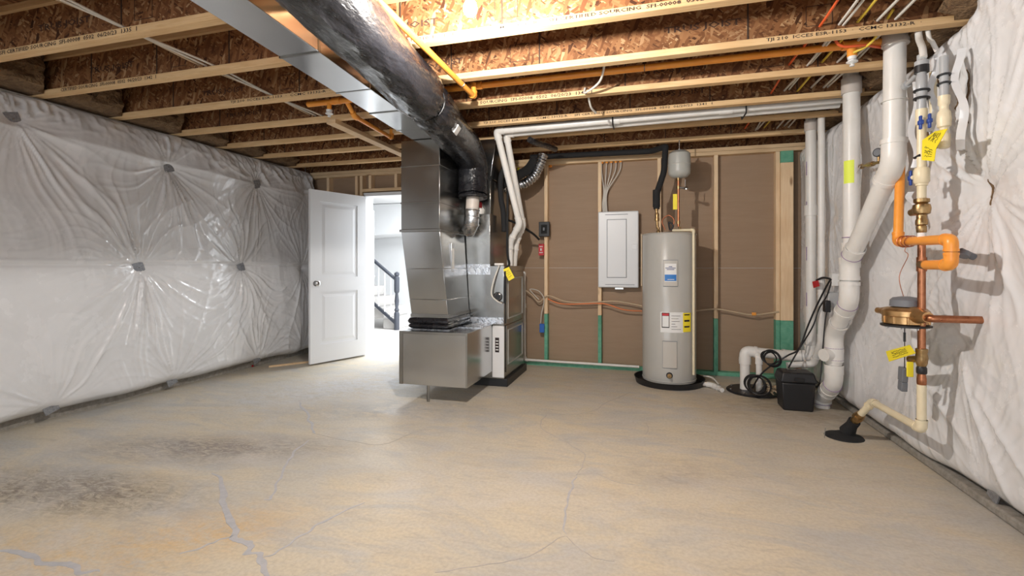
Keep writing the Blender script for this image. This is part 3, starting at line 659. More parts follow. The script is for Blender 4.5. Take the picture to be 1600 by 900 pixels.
# black wrapped duct
FP = smooth_path([(-.95,-1.5,2.24),(-1.02,0,2.24),(-1.17,1.1,2.25),(-1.26,1.7,2.255),(-1.33,2.3,2.25),(-1.385,2.75,2.245),(-1.455,3.2,2.245),(-1.54,3.65,2.24),(-1.575,4.03,2.22),(-1.58,4.23,2.12),(-1.57,4.23,1.95),(-1.56,4.20,1.79)], 30)
def tube_crumple(path, rfun, n, seed, amp):
    pts = path; m = len(pts); tan = [(pts[min(i+1, m-1)]-pts[max(i-1, 0)]).normalized() for i in range(m)]
    a = tan[0].cross(Vector((0,0,1))).normalized(); vs = []; L = 0
    for i in range(m):
        if i: L += (pts[i]-pts[i-1]).length
        a = (a-tan[i]*a.dot(tan[i])).normalized(); b2 = tan[i].cross(a)
        th = np.arange(n)*2*math.pi/n; R = rfun(L)
        x = np.full(n, L); amp_ = amp*(1.15 if L < 4.7 else .45)
        pk = math.exp(-((L-4.42)/.22)**2); wx = np.sin(th)*3; d = amp_*(.8*(1-2*np.abs(value_noise(np.cos(th)*2.2+9, x*3.2+np.sin(th)*2.2, seed)))+(.45+.9*pk)*(1-2*np.abs(value_noise(np.cos(th)*6+20, x*5+wx*2, seed+1)))+.25*value_noise(np.cos(th)*12+40, x*16+np.sin(th)*12, seed+2))
        for k in range(n): vs.append(pts[i]+(a*math.cos(th[k])+b2*math.sin(th[k]))*(R+d[k]))
    fs = [(i*n+k, i*n+(k+1) % n, (i+1)*n+(k+1) % n, (i+1)*n+k) for i in range(m-1) for k in range(n)]
    fs += [tuple(range(n))[::-1], tuple((m-1)*n+k for k in range(n))]
    b = MB(); b.add(vs, fs); return b
Ltot = sum((FP[i]-FP[i-1]).length for i in range(1, len(FP)))
def rfun(L):
    r = .150+.010*math.exp(-((L-4.18)/.16)**2); r -= .034*math.exp(-((L-4.42)/.06)**2); r -= .012*math.exp(-((L-2.9)/.05)**2)
    if L > Ltot-.55: r -= .012*min(1, (L-Ltot+.55)/.3)
    if L > Ltot-.02: r -= .03
    return r
bd = thing('insulated_round_duct', (-1.35, 2.6, 2.1), 'fat round duct wrapped in glossy black plastic running beside the metal trunk', 'duct')
tube_crumple(FP, rfun, 72, 4, .0062).build('black_wrap', M['black_wrap'], bd)
Lc = 0; pin = None
for i in range(1, len(FP)):
    Lc += (FP[i]-FP[i-1]).length
    if abs(Lc-4.42) < .02: pin = i
if pin: MB().torus(FP[pin], .124, .006, FP[pin+1]-FP[pin-1]).build('tie_strap', M['black'], bd)
MB().torus(FP[-1]+Vector((0,0,.01)), .122, .018, (0,.05,1)).build('end_band', M['black_wrap'], bd)
nv = Vector((.82,0,-.57)); tv = Vector((.57,0,.82)); av = Vector((-.18,.98,0)); c_ = Vector((-1.471,3.28,2.244))+nv*.160
P4 = [c_+tv*a*.032+av*b_2*.045 for a, b_2 in ((-1,-1),(1,-1),(1,1),(-1,1))]
MB().hexa([p-nv*.012 for p in P4], [p+nv*.001 for p in P4]).build('white_sticker', M['paper'], bd, flat=True)
# hangers: thin metal straps from joist above
for yy in (1.42,):
    i = min(range(len(FP)), key=lambda k: abs(FP[k].y-yy)); p = FP[i]
    b = MB(); b.torus(p, .158, .0025, (FP[i+1]-FP[i-1]), 24, 6); b.box(p.x-.01, p.x+.01, p.y-.001, p.y+.001, p.z+.155, JB-.001+.0); b.build('hanger_strap', M['black'], bd)
# collar and elbow below the wrap
el = thing('exhaust_elbow', (-1.6, 4.2, 1.5), 'light metal pipe elbow under the black wrapped duct end', 'duct elbow')
MB().sweep([(-1.56,4.198,1.80),(-1.565,4.19,1.68)], .062, 24).build('collar_pipe', M['pvc_grey'], el)
MB().sweep(fillet([(-1.565,4.19,1.678),(-1.565,4.19,1.55),(-1.63,4.26,1.48)], .12, 8), .066, 24).build('elbow', M['foil'], el)
b = MB(); b.torus((-1.565,4.19,1.67), .068, .006); b.torus((-1.565,4.192,1.61), .072, .005, (.1,.1,1)); b.torus((-1.58,4.205,1.55), .072, .005, (.4,-.5,1)); split(b, 'clamp_ring', M['steel'], el)

# ---------------------------------------------------------------- furnace
fu = thing('furnace', (-1.55, 4.7, 0), 'grey sheet metal furnace cabinet on a black pad with cooling coil above', 'furnace')
FX0, FX1, FY0, FY1 = -1.86, -1.30, 4.345, 5.09
MB().box(FX0-.02, FX1+.03, FY0+.01, FY1+.03, 0, .075).build('base_pad', M['black'], fu, bev=.005)
MB().box(FX0, FX1, FY0, FY1, .076, 1.155).build('cabinet', M['galv_dull'], fu, bev=.004)
MB().box(FX0, FX1-.14, FY0+.002, FY1-.05, 1.157, 1.655).build('coil_cabinet', M['galv_dull'], fu, bev=.004)
MB().box(FX0, FX1-.138, FY0-.001, FY0+.001, 1.07, 1.17).build('foil_tape', M['foil'], fu)
# door panels on the right side
for y0, y1, z0, z1 in [(FY0+.05, FY1-.04, .13, .58), (FY0+.05, FY1-.04, .60, 1.10)]:
    MB().box(FX1+.001, FX1+.012, y0, y1, z0, z1).build('access_panel', M['galv_dull'], fu, bev=.004)
for y0, y1, z0, z1 in [(FY0+.09, FY1-.10, .20, .54), (FY0+.09, FY1-.10, .64, 1.04)]:
    b = MB()
    for a in [(y0,y1,z0,z0+.012),(y0,y1,z1-.012,z1),(y0,y0+.012,z0+.012,z1-.012),(y1-.012,y1,z0+.012,z1-.012)]: b.box(FX1+.0122, FX1+.018, *a)
    b.build('panel_frame', M['tank'], fu)
MB().box(FX0+.05, FX1-.005, FY0-.004, FY0-.0012, .60, .66).build('foil_tape', M['foil'], fu)
MB().box(-1.414, FX1+.003, FY0-.012, FY0-.001, .09, .58).build('filter_cover', M['enamel'], fu, bev=.003)
b = MB(); b.box(-1.385,-1.345,FY0-.014,FY0-.0125,.33,.47); b.build('data_label', M['ink'], fu)
b = MB()
for k in range(4): b.box(-1.378,-1.352,FY0-.016,FY0-.0145,.35+k*.028,.36+k*.028)
split(b, 'label_lines', M['paper'], fu)
MB().lathe((-1.36, FY0-.006, .86), [(.045,.005),(.045,-.001),(.03,-.006),(.03,-.01)], 20, 'Y').build('vent_knob', M['black'], fu)
MB().torus((-1.36, FY0-.012, .86), .03, .004, (0,1,0)).build('knob_ring', M['galv'], fu)
# plenum box above coil and onward trunk
pl = thing('supply_plenum', (-1.65, 4.7, 1.66), 'dull metal plenum box between the coil cabinet and the joists', 'duct box')
MB().hexa([(-1.84,4.42,1.657),(-1.46,4.42,1.657),(-1.46,5.0,1.657),(-1.84,5.0,1.657)], [(-1.84,4.42,2.0),(-1.46,4.42,2.0),(-1.46,5.0,2.0),(-1.84,5.0,2.0)]).build('plenum', M['galv_dull'], pl, bev=.004)
MB().hexa([(-1.99,4.42,2.01),(-1.46,4.42,2.01),(-1.46,5.0,2.01),(-1.99,5.0,2.01)], [(-1.99,4.42,2.39),(-1.40,4.42,2.39),(-1.40,5.0,2.39),(-1.99,5.0,2.39)]).build('plenum_cap', M['galv'], pl, bev=.004)
MB().box(-1.845,-1.455,4.415,4.45,1.98,2.03).build('plenum_flange', M['galv'], pl)
# items on top of the furnace
hs = thing('condensate_fitting', at(752, 325, Y=4.38), 'white round fitting with a red cap on top of the coil cabinet', 'fitting')
p = at(750, 326, Y=4.42)
b = MB().lathe((p.x, p.y, 1.657), [(.04,0),(.042,.02),(.042,.05),(.03,.062)], 20); b.build('white_body', M['pvc'], hs)
MB().lathe((p.x, p.y, 1.72), [(.018,0),(.022,.02),(.02,.05),(.008,.06)], 14).build('red_cap', M['red'], hs)

# line set and gas-black hose behind right side of coil cabinet
def hose(pts, r, m, name, label, cat='hose', group=None, n=10, parent=None, sm=8):
    b = MB(); b.sweep(smooth_path(pts, sm), r, n); return b.build(name, m, parent, label if parent is None else None, cat if parent is None else None, group)
hose([(-1.33,4.62,2.36),(-1.35,4.60,2.2),(-1.40,4.58,2.05),(-1.41,4.6,1.85),(-1.39,4.62,1.7),(-1.38,4.62,1.5)], .028, M['rubber'], 'refrigerant_hose', 'black foam covered hose curving down beside the coil cabinet')
hose([(-1.30,4.5,2.1),(-1.31,4.5,1.8),(-1.312,4.5,1.3),(-1.27,4.42,1.17),(-1.285,4.34,1.1),(-1.29,4.33,.80)], .012, M['rubber'], 'rubber_tube', 'thin dark tube hanging down the furnace corner')
hose([(-1.38,4.62,1.5),(-1.36,4.7,1.62),(-1.2,5.0,1.52),(-1.15,5.2,1.45)], .012, M['rubber'], 'rubber_tube', 'thin dark tube crossing behind the white vent pipes')
hose([at(780,415,Y=4.33),at(771,440,Y=4.31),at(768,460,Y=4.31),at(776,470,Y=4.31),at(784,474,Y=4.31)], .007, M['wire_white'], 'loop_cable', 'white cable loop hanging on the furnace front', 'cable')
MB().sweep([(-1.40,4.37,1.168),(-1.31,4.37,1.168)], .012, 12).build('drain_stub', M['pvc'], None, 'short white drain stub lying on top of the furnace corner', 'pipe')
def tag(pts, name, label, cat='tag', m='yellow', strokes=True, thick=.003, nrm=None):
    """paper tag: 4 corners; gets own thickness along its normal, scribbled marks as a part"""
    P = [Vector(p) for p in pts]; n = (P[1]-P[0]).cross(P[3]-P[0]).normalized()
    c = sum(P, Vector())/4; r = thing(name, (c.x, c.y, min(p.z for p in P)), label, cat)
    toward = Vector((0,0,CH))-c
    if n.dot(toward) < 0: n = -n
    MB().add(P+[p-n*thick for p in P], [(0,1,2,3),(7,6,5,4),(0,4,5,1),(1,5,6,2),(2,6,7,3),(3,7,4,0)]).build('tag_card', M[m], r, flat=True)
    if strokes:
        b = MB(); rr = random.Random(int(abs(c.x)*997)); L = (P[1]-P[0]).length
        for k in range(4):
            v0 = .25+k*.16; uu = .22
            for q in range(7):
                a = (uu+q*.085, v0+rr.uniform(-.05,.05)); e = (a[0]+.07, v0+rr.uniform(-.07,.07))
                f = lambda s: (P[0]*(1-s[0])+P[1]*s[0])*(1-s[1])+(P[3]*(1-s[0])+P[2]*s[0])*s[1]+n*.0012
                b.sweep([f(a), f(e)], .0011, 4)
        b.build('handwriting', M['ink'], r)
    return r
tag([at(786,421,Y=4.33),at(795,417,Y=4.33),at(804,434,Y=4.33),at(795,439,Y=4.33)], 'yellow_tag', 'small yellow tag on the furnace top corner')

# ---------------------------------------------------------------- pvc helpers
def pvc_run(pts, r, name, label, cat='pipe', m='pvc', bend=.10, hubs=(), n=24, group=None, hubm=None, grow=1.14, caps=()):
    root = thing(name, (sum(p[0] for p in pts)/len(pts), sum(p[1] for p in pts)/len(pts), min(p[2] for p in pts)), label, cat, group)
    P = fillet(pts, bend, 8); MB().sweep(P, r, n).build('pipe_run', M[m], root)
    V = [Vector(p) for p in pts]
    for i in range(1, len(V)-1):            # elbow fittings
        d1 = (V[i-1]-V[i]); d2 = (V[i+1]-V[i]); q1 = min(bend+r*.9, d1.length*.48); q2 = min(bend+r*.9, d2.length*.48)
        a = V[i]+d1.normalized()*q1; c = V[i]+d2.normalized()*q2
        E = fillet([a, V[i], c], bend, 8); MB().sweep(E, r*grow, n).build('elbow', M[hubm or m], root)
        b = MB(); b.sweep([a, a-d1.normalized()*r*.5], r*grow*1.07, n); b.sweep([c, c-d2.normalized()*r*.5], r*grow*1.07, n); split(b, 'elbow_hub', M[hubm or m], root)
    for (i, t, ln) in hubs:                 # straight couplings on segment i at fraction t
        a = V[i].lerp(V[i+1], t); d = (V[i+1]-V[i]).normalized()
        b = MB(); b.sweep([a-d*ln/2, a+d*ln/2], r*grow*1.05, n); b.build('coupling', M[hubm or m], root)
    return root
# white drain stack A (nearest) with its wye
XA = 1.385
pa = [at(1399,48,X=XA), at(1396,255,X=XA), at(1327,408,X=XA), at(1327,470,X=XA), at(1303,522,X=XA), at(1303,598,X=XA), at(1285,622,X=XA), at(1285,648,X=XA)]
pa[0].z = 2.69; pa[-1].z = .0
ra = pvc_run(pa, .054, 'drain_stack', 'thick white PVC drain stack with an angled run, nearest the camera on the right wall', bend=.09, hubs=[(2,.0,.05),(4,.40,.12),(4,.75,.05),(0,.62,.004)], grow=1.13)
b = MB(); b.sweep([Vector((pa[0].x,pa[0].y,2.425)), Vector((pa[0].x,pa[0].y,2.53))], .066, 24); b.build('coupling', M['pvc_grey'], ra)
b = MB()
for (i, t) in [(1,.93),(3,.1),(4,.28),(4,.52),(5,.1),(6,.6)]:
    q = pa[i].lerp(pa[i+1], t); b.torus(q, .0625, .0022, pa[i+1]-pa[i])
split(b, 'primer_ring', M['primer'], ra)
q = pa[4].lerp(pa[5], .42); b = MB(); b.cyl(q, q+Vector((-.085,-.05,0)), .048, None, 20); b.build('cleanout_branch', M['pvc'], ra)
# stack B
pb = [at(1330,115,X=1.40), at(1327,400,X=1.40)]; pb[0].z = 2.69
pb2 = [pb[0], Vector((pb[1].x, pa[2].y+.06, pb[1].z)), Vector((pa[3].x, pa[3].y+.03, pa[3].z+.11))]
pb2[0].y = pb2[1].y = 3.90
rbk = pvc_run(pb2, .052, 'drain_stack', 'straight white PVC stack with a lime sticker, behind the angled stack', bend=.03, hubs=[(0,.97,.10)])
b = MB(); b.sweep([(pb2[0].x,3.90,2.37),(pb2[0].x,3.90,2.48)], .062, 24); b.build('coupling', M['pvc_grey'], rbk)
b = MB(); q = at(1322, 267, Y=3.85)
vs = []; n_ = 8
for k in range(n_+1):
    th = math.radians(195+k*9); 
    for z in (q.z-.085, q.z+.075): vs.append((pb2[0].x+.0535*math.cos(th), 3.90+.0535*math.sin(th), z))
vs2 = vs+[(pb2[0].x+(v[0]-pb2[0].x)*.985, 3.90+(v[1]-3.90)*.985, v[2]) for v in vs]; m_ = len(vs)
b.add(vs2, [(2*k,2*k+2,2*k+3,2*k+1) for k in range(n_)]+[(m_+2*k+1,m_+2*k+3,m_+2*k+2,m_+2*k) for k in range(n_)]); b.build('lime_sticker', M['lime'], rbk)
MB().torus((pb2[0].x,3.90,pb2[1].z+.13), .0545, .003, (0,0,1)).build('primer_ring', M['primer'], rbk)
# stacks C and D at the far corner
pump = at(1178, 612, Z=0)
pc = [(1.40,4.76,2.69), (1.40,4.76,.36), (1.28,4.80,.345), (pump.x-.075,pump.y,.37), (pump.x-.075,pump.y,.015)]
rc = pvc_run(pc, .043, 'sump_discharge_pipe', 'white PVC pipe rising from the sump cover and up the far right corner', bend=.06, hubs=[(0,.45,.09),(3,.25,.06)])
b = MB()
for z in (1.95,1.6,1.2,.8): b.box(1.356,1.36,4.735,4.74,z,z+.12)
split(b, 'primer_smear', M['primer'], rc)
b = MB(); b.sweep([(1.40,4.76,2.34),(1.40,4.76,2.43)], .052, 24); b.build('coupling', M['pvc_grey'], rc)
rdv = pvc_run([(1.43,4.60,2.69),(1.43,4.60,.50),(1.40,4.70,.30),(1.20,4.74,.27)], .027, 'vent_pipe', 'slim white PVC pipe beside the far corner stack', bend=.05, n=16)
re_ = pvc_run([(pump.x+.03,pump.y-.06,.01),(pump.x+.03,pump.y-.06,.33),(pump.x+.03,pump.y+.04,.35)], .026, 'sump_vent_pipe', 'short thin white PVC riser on the sump cover', bend=.04, n=16, hubs=[(0,.9,.05)])
# sump cover
sc_ = thing('sump_cover', (pump.x, pump.y, 0), 'round black sump pit cover on the floor by the green plate', 'cover')
MB().lathe((pump.x,pump.y,0), [(.23,0),(.235,.008),(.225,.018),(.20,.02),(.02,.022)], 36).build('lid', M['black'], sc_)
b = MB()
for k in range(8):
    a = k*math.pi/4+.2; b.lathe((pump.x+.205*math.cos(a),pump.y+.205*math.sin(a),.018), [(.010,0),(.010,.010),(.006,.013)], 8)
split(b, 'bolt', M['steel'], sc_)

# battery box, cables and plugs
bb_ = thing('battery_box', (1.16, 4.34, 0), 'black lidded battery box on the floor beside the sump', 'box')
MB().hexa([(1.055,4.25,0),(1.27,4.25,0),(1.27,4.43,0),(1.055,4.43,0)], [(1.04,4.24,.225),(1.285,4.24,.225),(1.285,4.44,.225),(1.04,4.44,.225)]).build('case', M['black'], bb_, bev=.012)
MB().hexa([(1.03,4.23,.226),(1.295,4.23,.226),(1.295,4.45,.226),(1.03,4.45,.226)], [(1.05,4.25,.305),(1.275,4.25,.305),(1.275,4.43,.305),(1.05,4.43,.305)]).build('lid', M['black'], bb_, bev=.012)
MB().box(1.13,1.20,4.22,4.229,.24,.27).build('lid_latch', M['rubber'], bb_, bev=.003)
b = MB(); b.box(1.10,1.17,4.33,4.36,.306,.318); b.build('lid_label', M['galv_dull'], bb_)
hose([at(1298,436,X=1.44),at(1290,450,X=1.42),at(1275,480,X=1.38),at(1262,510,X=1.33),at(1248,545,X=1.26),at(1230,556,Y=4.5),at(1200,575,Y=4.55),at(1185,590,Y=4.6),at(1176,606,Y=4.68)], .007, M['black'], 'power_cord', 'black power cord draped from the wall outlet to the sump', 'cord', n=8)
hose([at(1299,440,X=1.45),at(1292,462,X=1.43),at(1280,482,X=1.40),at(1270,510,X=1.36),at(1252,540,X=1.30),at(1240,560,Y=4.46),at(1232,575,Y=4.4)], .006, M['black'], 'power_cord', 'black power cord running from the wall outlet to the battery box', 'cord', n=8)
hose([at(1298,436,X=1.45),at(1286,434,X=1.42),at(1276,438,X=1.40)], .009, M['black'], 'power_cord', 'short black cord end bent at the red tag', 'cord', n=8)
hose([at(1292,486,X=1.45),at(1289,505,X=1.44),at(1286,540,X=1.43),at(1284,570,X=1.42),at(1280,600,X=1.39),at(1270,605,Y=4.5)], .005, M['black'], 'power_cord', 'thin black cord hanging straight from the black plug adapter', 'cord', n=8)
for k, (cx, cy, Rr) in enumerate([(1.02,4.50,.07),(.93,4.58,.09)]):
    b = MB(); rr = random.Random(k)
    for q in range(5):
        c0 = Vector((cx+rr.uniform(-.025,.025), cy+rr.uniform(-.03,.03), (.36 if k == 0 else .115)+rr.uniform(-.012,.012)+q*.004)); b.torus(c0, Rr*rr.uniform(.8,1.1), .006, (rr.uniform(-.25,.25), -1, rr.uniform(.3,.8)), 26, 6)
    b.build('coiled_cord', M['black'], None, ['coil of black cord hooked above the battery box', 'coil of black cord lying on the sump cover'][k], 'cord')
b = MB(); rr = random.Random(9)
for q in range(9):
    p0 = Vector((pump.x+rr.uniform(.06,.2), pump.y+rr.uniform(-.2,-.02), .03)); b.sweep(smooth_path([p0, p0+Vector((rr.uniform(-.1,.1), rr.uniform(-.06,.06), rr.uniform(.04,.10))), p0+Vector((rr.uniform(-.12,.12), rr.uniform(-.08,.08), .01))], 5), .006, 6)
b.build('wire_tangle', M['wire_tan'], None, 'tangle of tan wires lying on the sump cover', 'cable', kind='stuff')
ot = at(1300, 468, X=1.475); o_ = thing('wall_outlet', ot, 'grey electrical outlet poking through the plastic near the far corner', 'outlet')
MB().box(ot.x-.03, ot.x+.05, ot.y-.04, ot.y+.04, ot.z-.06, ot.z+.06).build('outlet_box', M['grey_fit'], o_, bev=.004)
MB().box(ot.x-.036, ot.x-.031, ot.y-.036, ot.y+.036, ot.z-.055, ot.z+.055).build('cover_plate', M['paper'], o_, bev=.002)
pq = at(1292, 478, X=1.42); MB().box(pq.x-.022, pq.x+.02, pq.y-.03, pq.y+.03, pq.z-.05, pq.z+.045).build('plug_adapter', M['black'], None, 'black plug adapter hanging below the wall outlet', 'plug', bev=.006)
ob2 = at(1302, 437, X=1.47); MB().box(ob2.x-.02, ob2.x+.05, ob2.y-.035, ob2.y+.035, ob2.z-.05, ob2.z+.05).build('wall_outlet', M['paper'], None, 'white outlet cover half hidden behind the upper cord end', 'outlet', bev=.004)
tag([at(1269,440,X=1.37),at(1278,438,X=1.38),at(1280,447,X=1.38),at(1271,450,X=1.37)], 'red_tag', 'small red tag on the black cord by the far corner', m='red', strokes=False)

# ---------------------------------------------------------------- water heater
HX, HY, HR = .218, 4.96, .252
wh = thing('water_heater', (HX, HY, 0.03), 'tall grey cylindrical electric water heater standing in a black pan', 'water heater')
HT = 1.475
MB().lathe((HX,HY,0), [(HR-.01,.035),(HR,.04),(HR,HT-.02),(HR-.008,HT-.006),(HR-.03,HT),(.02,HT+.004)], 64).build('tank_body', M['heater'], wh)
b = MB(); b.torus((HX,HY,HT-.014), HR+.002, .005, n=48); b.torus((HX,HY,.06), HR+.001, .004, n=48); split(b, 'rim_band', M['heater2'], wh)
toC = math.atan2(-HY, -HX)
def curved(name, m, px0, px1, z0, z1, off, parent, th=.004):
    """a patch lying on the tank, between the azimuths of two photo columns"""
    def az(px):
        dr = at(px, 400, Y=1.0); d = Vector((dr.x, dr.y)).normalized(); cc = Vector((HX, HY)); bq = d.dot(cc); disc = bq*bq-(cc.dot(cc)-HR*HR)
        pnt = d*(bq-math.sqrt(max(disc, 0))); return math.atan2(pnt.y-HY, pnt.x-HX)
    a0, a1 = az(px0), az(px1); n = 8; vs = []
    for r_ in (HR+off, HR+off+th):
        for k in range(n+1):
            a = a0+(a1-a0)*k/n
            for z in (z0, z1): vs.append((HX+r_*math.cos(a), HY+r_*math.sin(a), z))
    m_ = 2*(n+1); fs = [(m_+2*k, m_+2*k+2, m_+2*k+3, m_+2*k+1) for k in range(n)]+[(2*k+1, 2*k+3, 2*k+2, 2*k) for k in range(n)]
    fs += [(2*k, 2*k+2, m_+2*k+2, m_+2*k) for k in range(n)]+[(2*k+3, 2*k+1, m_+2*k+1, m_+2*k+3) for k in range(n)]+[(0,m_,m_+1,1),(2*n+1,m_+2*n+1,m_+2*n,2*n)]
    b = MB(); b.add(vs, fs); return b.build(name, m, parent)
def zz(py): return CH+(YH-py)/F*4.47
curved('cover_groove', M['line'], 1036.2, 1058.8, zz(448), zz(406), .001, wh, .004); curved('cover_groove', M['line'], 1035.2, 1057.8, zz(576), zz(533), .001, wh, .004)  # dark outline around each access cover, drawn as a groove
up = curved('upper_access_cover', M['heater2'], 1037, 1058, zz(447), zz(407), .001, wh, .012)
lo = curved('lower_access_cover', M['heater2'], 1036, 1057, zz(575), zz(534), .001, wh, .012)
curved('brand_label', M['paper'], 1039, 1056, zz(440), zz(412), .014, up, .001)
curved('blue_label_field', M['label_blue'], 1039, 1056, zz(439), zz(429), .0155, up, .0006)
for k, (a, c) in enumerate([(1045,1050),(1040,1055),(1042,1053)]):
    curved('label_lettering', M['label_navy'], a, c, zz(416.5+k*2.2)-.004, zz(416.5+k*2.2)+.002, .0155, up, .0006)
curved('label_lettering', M['paper'], 1043, 1053, zz(437), zz(436.2), .0165, up, .0006)
curved('instruction_label', M['paper'], 1032, 1068, zz(520), zz(488), .001, wh, .001)
curved('energy_label', M['yellow'], 1067, 1079, zz(519), zz(489), .001, wh, .0012)
b1 = curved('warning_frame', M['ink'], 1034, 1046, zz(512.5), zz(489), .0025, wh, .0006)
curved('warning_panel', M['paper'], 1035, 1045, zz(511), zz(494), .0035, wh, .0006); curved('warning_header', M['red'], 1035, 1045, zz(493.5), zz(490), .0035, wh, .0006)
for k in range(6): curved('label_lettering', M['ink'], 1049, 1049+[14,11,13,6,9,15][k], zz(494+k*4.2), zz(493.4+k*4.2), .0025, wh, .0006)
for k in range(3): curved('label_lettering', M['ink'], 1069, 1077, zz([493,503,512][k]), zz([491,500,509.5][k]), .0025, wh, .0006)
dv = at(1046, 594, Y=HY-HR); dd = Vector((dv.x-HX, dv.y-HY, 0)).normalized()
b = MB(); c0 = Vector((HX, HY, .125))+dd*HR; b.cyl(c0, c0+dd*.03, .020, None, 14); b.cyl(c0+dd*.03, c0+dd*.055, .012, None, 12); b.build('drain_valve', M['brass'], wh)
b = MB(); b.cyl(c0+dd*.001, c0+dd*.004, .03, None, 20); b.build('valve_escutcheon', M['black'], wh)
for dx in (-.10, .10):
    b = MB(); b.lathe((HX+dx,HY-.02,HT), [(.02,0),(.02,.02),(.013,.03),(.013,.06)], 14); b.build('pipe_nipple', M['brass'], wh)
pn = thing('drain_pan', (HX,HY,0), 'round black drain pan under the water heater', 'pan')
MB().lathe((HX,HY,0), [(.315,0),(.33,.055),(.335,.06),(.328,.058),(.308,.006),(.02,.004)], 56).build('pan', M['black'], pn)
pd = pvc_run([(HX+.30,HY-.09,.03),(HX+.37,HY-.12,.03),(HX+.42,HY-.16,.02),(HX+.45,HY-.26,.02)], .020, 'pan_drain', 'white PVC elbow draining the water heater pan', bend=.02, n=14, grow=1.25)
hose([(HX+.33,HY+.12,.06),(HX+.41,HY+.10,.05),(HX+.45,HY-.02,.02)], .009, M['wire_white'], 'drain_tube', 'thin pale tube resting on the pan rim', 'tube')
# temperature and pressure discharge
xt = at(1082, 470, Y=4.86).x
pvc_run([(HX+.03,HY-.10,HT+.022),(.430,4.775,HT+.016),(.430,4.775,.13)], .012, 'relief_pipe', 'cream CPVC relief pipe running down the right side of the water heater', m='cpvc', bend=.015, n=14, grow=1.25)
pt_ = [at(1002,360,Y=5.15), at(1003,450,Y=5.15)]
hose([(HX-.262,5.05,1.48),(HX-.262,5.05,.95)], .008, M['wire_tan'], 'electric_cable', 'tan cable dropping behind the left edge of the water heater', 'cable')
# expansion tank
et = thing('expansion_tank', (.305, 4.92, 1.52), 'small grey expansion tank on a copper pipe above the water heater', 'tank')
ex, ey = .312, 4.90
MB().lathe((ex,ey,2.005), [(.015,0),(.075,.012),(.10,.04),(.104,.07),(.104,.20),(.10,.235),(.07,.262),(.015,.27)], 36).build('tank_shell', M['tank'], et)
MB().torus((ex,ey,2.135), .1045, .003, n=36).build('tank_seam', M['heater2'], et)
MB().lathe((ex,ey,2.275), [(.02,0),(.02,.012),(.006,.018),(.006,.10)], 12).build('air_valve', M['steel'], et)
MB().sweep([(ex-.01,ey,HT+.06),(ex-.01,ey,2.0)], .0125, 14).build('copper_riser', M['copper'], et)
b = MB()
for z in (1.98, 1.9, 1.56): b.lathe((ex-.01,ey,z), [(.018,0),(.018,.03)], 12)
split(b, 'brass_fitting', M['brass'], et)
b = MB(); b.cyl((ex-.01,ey,1.92), (ex+.05,ey-.03,1.90), .010, None, 10); b.lathe((ex+.06,ey-.035,1.885), [(.018,0),(.02,.012),(.012,.03)], 10); b.sweep([(ex+.05,ey,1.9),(ex+.055,ey,1.99)], .004, 8); b.build('shutoff_valve', M['steel'], et)
tag([(ex-.06,ey-.02,1.85),(ex-.022,ey-.025,1.85),(ex-.022,ey-.025,1.70),(ex-.06,ey-.02,1.70)], 'yellow_tag', 'pale yellow tag on the copper pipe below the expansion tank', strokes=False)
hose([(ex-.13,4.9,HT+.03),(ex-.16,4.9,HT+.12),(ex-.10,4.88,HT+.17),(ex-.05,4.87,HT+.12),(ex-.07,4.87,HT+.04)], .006, M['copper_wire'], 'whip_cable', 'copper coloured cable loop on top of the water heater', 'cable')
hose([(ex-.09,4.88,HT+.03),(ex-.10,4.87,HT+.10),(ex-.06,4.86,HT+.07),(ex-.08,4.86,HT+.02)], .008, M['black'], 'whip_cable', 'short black cable loop on top of the water heater', 'cable')
# black insulated water line
bl = thing('insulated_water_line', (.15, 5.0, 1.55), 'black foam insulated pipe from the joists down to the water heater', 'pipe')
b = MB(); b.sweep(fillet([(-1.25,5.22,2.375),(.06,5.20,2.355),(.19,5.0,2.345),(.185,5.0,2.31),(.175,4.99,2.1),(.105,4.97,1.88),(.10,4.96,1.72)], .05), .030, 16); b.build('foam_sleeve', M['rubber'], bl)
MB().cyl((.10,4.96,1.91), (.10,4.96,1.74), .036, None, 16).build('foam_end_sleeve', M['rubber'], bl)
b = MB(); b.cyl((.10,4.96,1.73), (.11,4.96,HT+.05), .014, None, 14); b.lathe((.105,4.96,1.60), [(.022,0),(.024,.02),(.018,.04),(.022,.06),(.016,.08)], 14); b.lathe((.10,4.96,1.70), [(.018,0),(.02,.025)], 12); b.build('brass_union', M['brass'], bl)

# ---------------------------------------------------------------- breaker panel and wall gear
bp = thing('breaker_panel', (-.297, WB, .91), 'white breaker panel with a narrow door mounted on the stud wall', 'electrical panel')
X0, X1, Z0, Z1 = -.513, -.077, .915, 1.755
MB().box(X0+.02, X1-.02, WB-.012, WB+.085, Z0+.02, Z1-.02).build('back_box', M['galv_dull'], bp)
MB().box(X0, X1, WB-.055, WB-.013, Z0, Z1).build('cover', M['enamel'], bp, bev=.012)
dx0, dx1, dz0, dz1 = -.405, -.215, 1.035, 1.655
b = MB(); b.box(dx0-.012, dx1+.012, WB-.058, WB-.054, dz0-.012, dz1+.012); pdoor = b.build('door_groove', M['line'], bp, bev=.001)
MB().box(dx0-.006, dx1+.006, WB-.064, WB-.0585, dz0-.006, dz1+.006).build('panel_door', M['enamel'], bp, bev=.004)
MB().box(-.435, -.19, WB-.058, WB-.0552, 1.715, 1.722).build('vent_slot', M['line'], bp); MB().box(-.435, -.12, WB-.058, WB-.0552, .945, .951).build('vent_slot', M['line'], bp)
MB().box(-.145, -.095, WB-.062, WB-.0555, 1.33, 1.39).build('door_latch', M['white'], bp, bev=.003)
MB().box(-.33, -.24, WB-.03, WB-.0, Z0-.02, Z0-.001).build('conduit_knockout', M['galv_dull'], bp)
